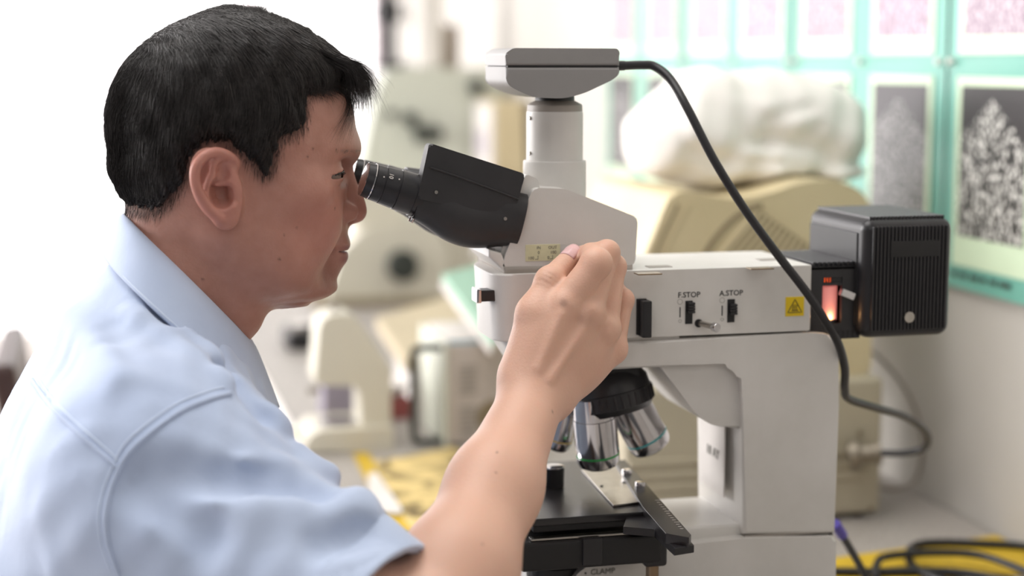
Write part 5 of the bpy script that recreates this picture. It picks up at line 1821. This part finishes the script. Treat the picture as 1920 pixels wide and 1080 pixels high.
# ---- wall posters: teal sheets with micrograph panels
M_teal = pmat('teal_poster_paper', '#6fae9f', 0.30, var=0.03, vscale=4, spec=0.5)
M_border = pmat('pale_green_border', '#cfe2c4', 0.32, var=0.03)
def micrograph(name, light, scale, peak, pink):
    m = bpy.data.materials.new(name)
    m.use_nodes = True
    nt = m.node_tree
    b = nt.nodes['Principled BSDF']
    b.inputs['Roughness'].default_value = 0.30
    tc = node(nt, 'ShaderNodeTexCoord')
    vo = node(nt, 'ShaderNodeTexVoronoi')
    vo.inputs['Scale'].default_value = scale
    nz = node(nt, 'ShaderNodeTexNoise')
    nz.inputs['Scale'].default_value = scale * 0.9
    nz.inputs['Detail'].default_value = 4
    nt.links.new(tc.outputs['Generated'], vo.inputs['Vector'])
    nt.links.new(tc.outputs['Generated'], nz.inputs['Vector'])
    mu = node(nt, 'ShaderNodeMath', operation='MULTIPLY_ADD')
    mu.inputs[1].default_value = -0.9
    nt.links.new(vo.outputs['Distance'], mu.inputs[0])
    nt.links.new(nz.outputs['Fac'], mu.inputs[2])
    cr = node(nt, 'ShaderNodeValToRGB')
    cr.color_ramp.elements[0].position = 0.02
    cr.color_ramp.elements[1].position = 0.30
    cr.color_ramp.elements[0].color = (0.03, 0.028, 0.03, 1)
    cr.color_ramp.elements[1].color = (*hexc(light), 1)
    nt.links.new(mu.outputs[0], cr.inputs['Fac'])
    out = cr.outputs['Color']
    if peak:
        # grain heap: a pointed pile against black
        sp = node(nt, 'ShaderNodeSeparateXYZ')
        nt.links.new(tc.outputs['Generated'], sp.inputs[0])
        a = node(nt, 'ShaderNodeMath', operation='SUBTRACT')
        a.inputs[1].default_value = 0.52
        nt.links.new(sp.outputs['Y'], a.inputs[0])
        ab = node(nt, 'ShaderNodeMath', operation='ABSOLUTE')
        nt.links.new(a.outputs[0], ab.inputs[0])
        k = node(nt, 'ShaderNodeMath', operation='MULTIPLY_ADD')
        k.inputs[1].default_value = 0.55
        nt.links.new(ab.outputs[0], k.inputs[0])
        nt.links.new(sp.outputs['Z'], k.inputs[2])
        wob = node(nt, 'ShaderNodeMath', operation='MULTIPLY_ADD')
        wob.inputs[1].default_value = 0.10
        nt.links.new(nz.outputs['Fac'], wob.inputs[0])
        nt.links.new(k.outputs[0], wob.inputs[2])
        lt = node(nt, 'ShaderNodeMath', operation='LESS_THAN')
        lt.inputs[1].default_value = 0.97
        nt.links.new(wob.outputs[0], lt.inputs[0])
        mx = node(nt, 'ShaderNodeMix', data_type='RGBA')
        mx.inputs[6].default_value = (0.035, 0.03, 0.035, 1)
        nt.links.new(out, mx.inputs[7])
        nt.links.new(lt.outputs[0], mx.inputs[0])
        out = mx.outputs[2]
    if pink:
        mx = node(nt, 'ShaderNodeMix', data_type='RGBA')
        mx.inputs[0].default_value = 0.35
        mx.inputs[7].default_value = (*hexc('#d9b9d0'), 1)
        nt.links.new(out, mx.inputs[6])
        out = mx.outputs[2]
    nt.links.new(out, b.inputs['Base Color'])
    return m
MG = [micrograph('grain_micrograph', '#eeece6', 24, True, False), micrograph('fine_grain_micrograph', '#b9b5b6', 30, True, False),
      micrograph('pink_micrograph', '#d8c6d4', 22, False, True), micrograph('coarse_micrograph', '#c9c5c6', 26, False, True)]
xp = XW - 0.0035
col_l = [0.407 + 0.2215 * k for k in range(-1, 8)]
desc = ['nearest the picture edge', 'above the lamp house corner', 'behind the cloth bundle', 'left of the cloth bundle']
def sheet(y0, y1, z0, z1, amp, ph):
    """Poster sheet with a slight curl at its lower edge."""
    bm = bmesh.new()
    ny, nz_ = 28, 30
    g = []
    for i in range(ny + 1):
        row = []
        for j in range(nz_ + 1):
            y = y0 + (y1 - y0) * i / ny
            t = j / nz_
            z = z0 + (z1 - z0) * t
            x = xp - 0.0016 - amp * math.exp(-t * 9) * (0.6 + 0.4 * math.sin(8 * y + ph)) - 0.0012 * (1 + math.sin(26 * y + ph)) * math.sin(math.pi * t) ** 2
            row.append(bm.verts.new((x, y, z)))
        g.append(row)
    for i in range(ny):
        for j in range(nz_):
            bm.faces.new((g[i][j], g[i + 1][j], g[i + 1][j + 1], g[i][j + 1]))
    return bm
sheets = [(0.004, 0.445, 'teal poster sheet of grain micrographs nearest the right picture edge'), (0.449, 0.888, 'teal poster sheet of micrographs partly hidden by the cloth bundle'), (0.892, 1.331, 'pale glare-washed teal poster sheet between the camera and the cloth bundle'), (1.335, 1.774, 'farthest teal poster sheet, washed out above the beige monitor')]
for si, (ya, yb_, lab) in enumerate(sheets):
    po = empty('poster', (xp, (ya + yb_) / 2, 0.262), lab, 'poster', 'teal micrograph posters on the wall')
    bm = sheet(ya, yb_, 0.262, 1.02, 0.004, si * 1.7)
    o = bm_link('sheet', bm, M_teal, po, 80)
    for k, yl_ in enumerate(col_l):
        y1_, y0_ = yl_, yl_ - 0.142
        if y0_ < ya or y1_ > yb_:
            continue
        for r_, (z0_, z1_) in enumerate(((0.322, 0.490), (0.545, 0.715), (0.77, 0.94))):
            box('panel_border', xp - 0.0052, xp - 0.0044, y0_ - 0.011, y1_ + 0.011, z0_ - (0.034 if r_ == 0 else 0.02), z1_ + 0.010, M_border, po, 0)
            mt = MG[0] if (r_ == 0 and k <= 1) else MG[1] if r_ == 0 else MG[2] if k % 2 == 0 else MG[3]
            box('micrograph', xp - 0.0058, xp - 0.0051, y0_, y1_, z0_, z1_, mt, po, 0)
    # illegible caption strip and pins
    if si == 0:
        rr = random.Random(3)
        y = 0.415
        while y > 0.28:
            w_ = rr.uniform(0.010, 0.022)
            box('caption_mark', xp - 0.0075, xp - 0.0066, y - w_, y, 0.276, 0.281, M_print, po, 0)
            y -= w_ + rr.uniform(0.006, 0.010)
    for yy in (ya + 0.012, (ya + yb_) / 2, yb_ - 0.012):
        cyl('map_pin', (xp - 0.002, yy, 0.517), (xp - 0.010, yy, 0.517), 0.004, M_paper, po, 12)

# ---- far microscope with the big focus knob
def empt(name, x, y, lab, cat, group=None):
    return empty(name, (x, y, 0), lab, cat, group)
km = empt('bench_microscope', 0.22, 2.3, 'pale cream microscope body with one big dark focus knob further down the bench', 'microscope')
yk = 2.22
slab('body', [(612, 562), (640, 470), (690, 425), (770, 412), (838, 440), (845, 556)], yk, yk + 0.16, M_creamw, km, bev=0.006, r=[0.01, 0.03, 0.02, 0.03, 0.03, 0.01])
slab('foot', [(0.05, 0.0), (0.05, 0.016), (0.335, 0.016), (0.335, 0.0)], yk - 0.03, yk + 0.2, M_beiged, km, bev=0.004, world=True)
w = atY(752, 496, yk)
lathe('focus_knob', (w[0], yk, w[2]), (0, -1, 0), [(0, 0.030), (0.012, 0.034), (0.03, 0.034), (0.034, 0.030), (0.036, 0.012)], M_knobd, km, 40)
slab('arm', [(640, 420), (690, 330), (740, 320), (760, 420)], yk + 0.03, yk + 0.12, M_creamw, km, bev=0.006, r=0.015)
# ---- instrument body with small knobs behind it
bi = empt('inverted_microscope', 0.40, 2.6, 'large pale green microscope body with several small black knobs at the back of the bench', 'microscope')
yg = 2.52
def xlim(px, y):
    return min(px, 900)
gp = [(675, 330), (690, 245), (712, 150), (735, 128), (948, 128), (952, 330)]
slab('body', gp, yg, yg + 0.12, M_greenwhite, bi, bev=0.006, r=[0.01, 0.02, 0.02, 0.02, 0.01, 0.01])
xx0 = atY(680, 330, yg)
slab('stand', [(690, 330), (945, 330), (945, 480), (700, 480)], yg + 0.01, yg + 0.11, M_greenwhite, bi, bev=0.006)
box('foot', atY(690, 400, yg)[0], atY(948, 400, yg)[0], yg, yg + 0.14, 0.0, 0.07, M_greenwhite, bi, 0.006)
for a, b, r in ((732, 214, 0.010), (768, 222, 0.0155), (892, 163, 0.018)):
    w = atY(a, b, yg)
    lathe('knob', (w[0], yg + 0.001, w[2]), (0, -1, 0), [(0, r * 0.8), (0.004, r), (0.02, r), (0.024, r * 0.8), (0.024, 0.002)], M_knobd, bi, 24)
slab('dark_lever', [(776, 235), (830, 240), (832, 262), (785, 268)], yg - 0.03, yg + 0.01, M_knobd, bi, bev=0.003)
# ---- black column and white canister standing on it
zc = atY(820, 128, yg + 0.06)[2]
colm = empty('black_column', (atY(728, 100, yg + 0.05)[0], yg + 0.05, zc), 'black vertical lamp column standing on the pale green microscope', 'column')
w = atY(728, 122, yg + 0.05)
cyl('pole', (w[0], yg + 0.05, zc), (w[0], yg + 0.05, zc + 0.30), 0.0170, M_blackdeep, colm, 24)
cyl('pole_foot', (w[0], yg + 0.05, zc), (w[0], yg + 0.05, zc + 0.016), 0.032, M_blackdeep, colm, 24)
cyl('clamp_block', (w[0] - 0.001, yg + 0.05, zc + 0.105), (w[0] - 0.001, yg + 0.05, zc + 0.15), 0.029, M_blackdeep, colm, 24)
w = atY(795, 128, yg + 0.05)
o = lathe('white_canister', (w[0], yg + 0.055, zc), (0, 0, 1), [(0, 0.040), (0.004, 0.045), (0.18, 0.045), (0.20, 0.040), (0.22, 0.02), (0.24, 0.018), (0.24, 0.0)], M_cloth, None, 40)
tag(o, 'glossy white canister between the black column and the beige can', 'canister')
w = atY(842, 128, yg + 0.09)
o = lathe('beige_can', (w[0], yg + 0.09, zc), (0, 0, 1), [(0, 0.020), (0.002, 0.022), (0.098, 0.022), (0.10, 0.020), (0.10, 0.0)], pmat('beige_can_paint', '#9b8c7c', 0.5, var=0.05), None, 28)
tag(o, 'small beige-brown can right of the white canister', 'can')
# ---- beige box with a cup before it
bb = empt('instrument_case', 0.47, 2.42, 'tall beige instrument case with a pale front, left of the photo tube', 'case')
yb2 = 2.34
x0_, x1_ = atY(842, 250, yb2)[0], 0.546
slab('casing', [(928, 190), (984, 186), (990, 330), (990, 420), (928, 420)], yb2, yb2 + 0.17, M_beige, bb, bev=0.004)
xl = atY(928, 250, yb2)[0]
box('front_panel', xl - 0.010, xl - 0.0005, yb2 + 0.004, yb2 + 0.165, 0.06, atY(928, 192, yb2)[2] - 0.004, M_paper, bb, 0.003)
box('display', xl - 0.0115, xl - 0.0095, yb2 + 0.05, yb2 + 0.13, 0.30, 0.36, pmat('lilac_display', '#b9aebb', 0.3, var=0.05), bb, 0.002)
box('case_foot', xl, 0.545, yb2 + 0.01, yb2 + 0.16, 0.0, 0.14, M_beige, bb, 0.004)
wq = atY(858, 262, 2.30)
o = lathe('white_cup', (wq[0], 2.30, 0.236), (0, 0, 1), [(0, 0.014), (0.002, 0.016), (0.042, 0.020), (0.044, 0.019), (0.041, 0.017), (0.006, 0.013), (0.006, 0.0)], M_paper, None, 28)
tag(o, 'small white cup on a stand before the tall beige case', 'cup')
o = box('cup_stand', wq[0] - 0.03, wq[0] + 0.03, 2.27, 2.33, 0.0, 0.2355, M_creamw, None, 0.004)
tag(o, 'cream block stand under the small white cup', 'stand')

# ---- small white microscope stand
ss = empt('microscope_stand', -0.06, 0.90, 'small cream microscope stand with a round glass stage plate on the bench', 'microscope')
ys = 0.875
slab('foot', [(574, 848), (574, 822), (600, 808), (738, 800), (738, 848)], ys - 0.01, ys + 0.10, M_creamw, ss, bev=0.004, r=[0.004, 0.01, 0.004, 0.004, 0.004])
slab('column', [(676, 825), (676, 725), (592, 722), (592, 700), (600, 600), (625, 590), (662, 588), (700, 640), (733, 690), (736, 825)], ys, ys + 0.07, M_creamw, ss, bev=0.005, r=[0, 0.006, 0.004, 0.004, 0.01, 0.006, 0.01, 0.02, 0.01, 0])
w = atY(637, 800, ys + 0.03)
lathe('stage_plate', (w[0], ys + 0.035, w[2] + 0.002), (0, 0, 1), [(0, 0.020), (0.003, 0.027), (0.006, 0.027), (0.0065, 0.0)], M_chrome, ss, 36)
w = atY(628, 580, ys + 0.035)
cyl('tube_top', (w[0], ys + 0.035, w[2] - 0.016), (w[0], ys + 0.035, w[2] + 0.006), 0.006, M_greyring, ss, 20)
w = atY(582, 732, ys + 0.02)
cyl('focus_screw', (w[0] - 0.004, ys + 0.02, w[2]), (w[0] + 0.012, ys + 0.02, w[2]), 0.005, M_greyring, ss, 16)
o = box('grey_box', atY(606, 720, ys + 0.16)[0], atY(690, 720, ys + 0.16)[0], ys + 0.15, ys + 0.22, 0.0, 0.095, pmat('lilac_grey_card', '#948d9c', 0.6, var=0.05), None, 0.002)
tag(o, 'lilac-grey carton with a red edge behind the small microscope stand', 'carton')
b_ = o
box('red_band', atY(606, 720, ys + 0.16)[0] - 0.0004, atY(690, 720, ys + 0.16)[0] + 0.0004, ys + 0.1496, ys + 0.2204, 0.0945, 0.100, pmat('red_band', '#a8655f', 0.6), b_, 0)

# ---- power supply with a dark loop handle
ps = empt('power_supply', 0.10, 0.80, 'grey-white power supply box with vents and a dark loop handle', 'power supply')
px0, py0_, py1_ = 0.048, 0.862, 1.02
bm = bmesh.new()
add_box(bm, px0, 0.205, py0_, py1_, 0.004, 0.142, 0.004, 3)
bm_link('casing', bm, pmat('warm_grey_case', '#bdb3ab', 0.5, var=0.04), ps)
box('front_frame', px0 - 0.006, px0 + 0.001, py0_ - 0.004, py1_ + 0.004, 0.0, 0.146, M_greenwhite, ps, 0.003)
for x in (px0 + 0.02, 0.185):
    for y in (py0_ + 0.02, py1_ - 0.02):
        cyl('foot', (x, y, 0.0), (x, y, 0.006), 0.008, M_blackdeep, ps, 14)
hx, hy = px0 - 0.005, py0_ + 0.006
hl = [(hx, hy, 0.010), (hx - 0.030, hy, 0.010), (hx - 0.039, hy, 0.018), (hx - 0.040, hy, 0.070), (hx - 0.039, hy, 0.128), (hx - 0.030, hy, 0.137), (hx, hy, 0.137)]
tube('loop_handle', hl, 0.0050, M_knobd, ps, 10, 6)
for k in range(2):
    for j in range(6):
        z = 0.018 + k * 0.055 + j * 0.007
        box('vent_slot', 0.064, 0.088, py0_ - 0.0012, py0_ + 0.002, z, z + 0.0038, M_greyring, ps, 0)
lathe('fan_grille', (0.112, py0_ + 0.001, 0.040), (0, -1, 0), [(0, 0.022), (0.002, 0.024), (0.003, 0.020), (0.003, 0.0)], M_beiged, ps, 28)
# papers lying on it: blue-edged booklet and a leaning green book
o = box('blue_booklet', 0.052, 0.200, 0.866, 1.01, 0.1424, 0.149, M_paper, None, 0.001)
tag(o, 'white booklet with a blue edge on top of the power supply', 'booklet')
box('blue_edge', 0.0515, 0.2005, 0.8655, 0.868, 0.1422, 0.1455, pmat('blue_edge', '#3f9fbe', 0.5), o, 0)
M_book = pmat('pale_green_cover', '#a9cdb9', 0.5, var=0.04)
def lying(name, corners, th, mat, lab, cat):
    """A book whose cover corners are seen at these picture points and bench depths."""
    pts = [np.array(atY(a, b_, y)) for a, b_, y in corners]
    nn = np.cross(pts[1] - pts[0], pts[3] - pts[0])
    nn = nn / np.linalg.norm(nn) * (1 if nn[2] > 0 else -1)
    bm = bmesh.new()
    add_prism(bm, pts, tuple(-nn * th), 0.0015, 2)
    return tag(bm_link(name, bm, mat, None), lab, cat), pts, nn
o, p_, nn = lying('beige_binder', [(760, 672, 1.08), (705, 594, 1.33), (850, 552, 1.40), (905, 640, 1.15)], 0.022, pmat('beige_binder_card', '#c2b396', 0.6, var=0.05), 'beige ring binder lying askew behind the loop-handled power supply', 'binder')
o = box('binder_rest', 0.060, 0.150, 1.18, 1.33, 0.0, 0.071, M_paper, None, 0.002)
tag(o, 'stack of white paper under the beige ring binder', 'paper stack')
gc = [(925, 640, 0.80), (830, 512, 0.93), (905, 494, 0.99), (965, 585, 0.86)]
o, p_, nn = lying('green_book', gc, 0.010, M_book, 'pale green book leaning left of the microscope housing', 'book')
bm = bmesh.new()
add_prism(bm, [p - nn * 0.0115 for p in p_], tuple(-nn * 0.012), 0.001, 2)
tag(bm_link('white_booklet', bm, M_paper, None), 'white booklet directly under the pale green book', 'booklet')
# dark camera-like things further back on the bench
dk = empty('desk_phone', atZ(562, 652, 0.0), 'small dark instrument lying on the bench behind the man\'s chin', 'instrument')
w = atZ(565, 650, 0.0)
box('body', w[0] - 0.03, w[0] + 0.04, w[1] - 0.05, w[1] + 0.05, 0.0, 0.035, M_blackdeep, dk, 0.008, 3)
lathe('dial', (w[0], w[1] - 0.01, 0.035), (0, 0, 1), [(0, 0.02), (0.008, 0.02), (0.010, 0.016), (0.010, 0.0)], M_steel, dk, 24)
o = lathe('white_dish', (-0.002, 1.10, 0.0305), (0, 0, 1), [(0, 0.022), (0.004, 0.034), (0.018, 0.040), (0.020, 0.038), (0.006, 0.030), (0.006, 0)], M_paper, None, 36)
tag(o, 'white dish seen through the dark loop handle', 'dish')
o = box('red_carton', -0.04, 0.035, 1.06, 1.14, 0.0, 0.030, pmat('dull_red_carton', '#8c4a47', 0.6, var=0.08), None, 0.002)
tag(o, 'dull red carton under the white dish', 'carton')

# ---- papers on the bench
M_map = bpy.data.materials.new('stained_yellow_paper')
M_map.use_nodes = True
nt = M_map.node_tree
b = nt.nodes['Principled BSDF']
b.inputs['Roughness'].default_value = 0.7
tc = node(nt, 'ShaderNodeTexCoord')
nz = node(nt, 'ShaderNodeTexNoise')
nz.inputs['Scale'].default_value = 16
nz.inputs['Detail'].default_value = 6
nz.inputs['Distortion'].default_value = 1.2
nt.links.new(tc.outputs['Object'], nz.inputs['Vector'])
cr = node(nt, 'ShaderNodeValToRGB')
for e, (p, c) in zip(cr.color_ramp.elements, ((0.36, '#4a3a1c'), (0.52, '#d8bf80'))):
    e.position = p
    e.color = (*hexc(c), 1)
nt.links.new(nz.outputs['Fac'], cr.inputs['Fac'])
nt.links.new(cr.outputs['Color'], b.inputs['Base Color'])
def flat(name, pxs, z, th, mat, lab, cat):
    pts = [atZ(a, b_, z) for a, b_ in pxs]
    bm = bmesh.new()
    add_prism(bm, pts, (0, 0, -th), 0.0, 1)
    return tag(bm_link(name, bm, mat, None), lab, cat)
flat('stained_sheet', [(700, 866), (850, 838), (905, 880), (880, 990), (770, 992)], 0.0035, 0.0012, M_map, 'brown-stained yellow paper sheet on the bench beside the man\'s arm', 'paper')
flat('white_sheet', [(690, 888), (705, 884), (755, 955), (750, 962), (690, 960)], 0.0052, 0.0010, M_paper, 'folded white paper at the edge of the stained yellow sheet', 'paper')
flat('yellow_folder', [(662, 850), (690, 848), (780, 1000), (735, 1000)], 0.0020, 0.0012, M_yellowp, 'thin mustard-yellow folder under the stained sheet', 'folder')
flat('yellow_card', [(545, 806), (585, 796), (612, 812), (560, 826)], 0.0022, 0.0012, M_yellowp, 'yellow card peeping out left of the small microscope stand', 'card')
flat('yellow_mat', [(1560, 1046), (1868, 1003), (1935, 1036), (1990, 1075), (1840, 1075), (1560, 1096)], 0.0030, 0.0022, M_yellowp, 'mustard-yellow sheet on the bench under the coiled black cables', 'sheet')

# ---- loose cables at the right
def bench_cable(pxs, r, z, lab, mat=None, name='power_cable'):
    pts = []
    for k, p in enumerate(pxs):
        w = atZ(p[0], p[1], z if len(p) < 3 else p[2])
        pts.append(w)
    return tag(tube(name, pts, r, mat or M_rubber, None, 10, 10), lab, 'cable')
bench_cable([(1990, 1040), (1920, 1024), (1840, 1019), (1760, 1017), (1718, 1022), (1703, 1040), (1712, 1062), (1745, 1080), (1790, 1096)], 0.0042, 0.0075, 'black cable looping left over the yellow sheet, upper strand of the coil')
bench_cable([(1560, 1071), (1640, 1072), (1720, 1071), (1800, 1074), (1900, 1090)], 0.0042, 0.0076, 'black cable running straight along the bottom right over the yellow sheet')
bench_cable([(1642, 1085, 0.009), (1644, 1058, 0.016), (1665, 1043, 0.016), (1760, 1036, 0.0165), (1840, 1042, 0.0165), (1920, 1070, 0.0165), (1960, 1090, 0.0165)], 0.0040, 0.0162, 'black cable lying on top of the coil at the right bottom corner')
pts = [atY(1572, 992, 0.05), atY(1590, 1022, 0.07), atY(1612, 1060, 0.09), atY(1634, 1100, 0.10)]
pc = tag(tube('plug_cable', pts, 0.0036, M_rubber, None, 10, 10), 'thin black cable with a purple tip hanging behind the white column', 'cable')
pa = atY(1566, 982, 0.045)
cyl('purple_tip', pa, atY(1580, 1004, 0.058), 0.0048, M_purple, pc, 16)
pts = [atY(1600, 642, 0.52), atY(1650, 672, 0.52), atY(1697, 730, 0.50), atY(1726, 800, 0.48), atY(1728, 862, 0.47), atY(1712, 905, 0.47), atY(1675, 918, 0.46), atY(1640, 912, 0.46)]
tag(tube('thin_wall_cable', pts, 0.0024, M_brownc, None, 8, 10), 'thin brown-grey cable hanging in a loop against the wall behind the instrument box', 'cable')

# ---- chair behind the man
ch = empty('wooden_chair', (-0.64, 1.05, -0.78), 'dark brown wooden chair at the left edge behind the man', 'chair', rotz=0.0)
bm = bmesh.new()
add_box(bm, -0.82, -0.44, 0.90, 1.25, -0.36, -0.32, 0.008, 2)
bm_link('seat', bm, M_brown, ch)
Mb = Matrix.Translation(Vector((-0.464, 1.07, -0.36))) @ Matrix.Rotation(math.radians(-7), 4, 'Y')
box('backrest', -0.016, 0.016, -0.17, 0.18, 0.30, 0.495, M_brown, ch, 0.01, 3, M=Mb)
for s in (-0.15, 0.15):
    box('back_post', -0.014, 0.014, s - 0.016, s + 0.016, 0.0, 0.32, M_brown, ch, 0.004, 2, M=Mb)
for x in (-0.80, -0.47):
    for y in (0.93, 1.22):
        box('leg', x - 0.018, x + 0.018, y - 0.018, y + 0.018, -0.78, -0.36, M_brown, ch, 0.003)
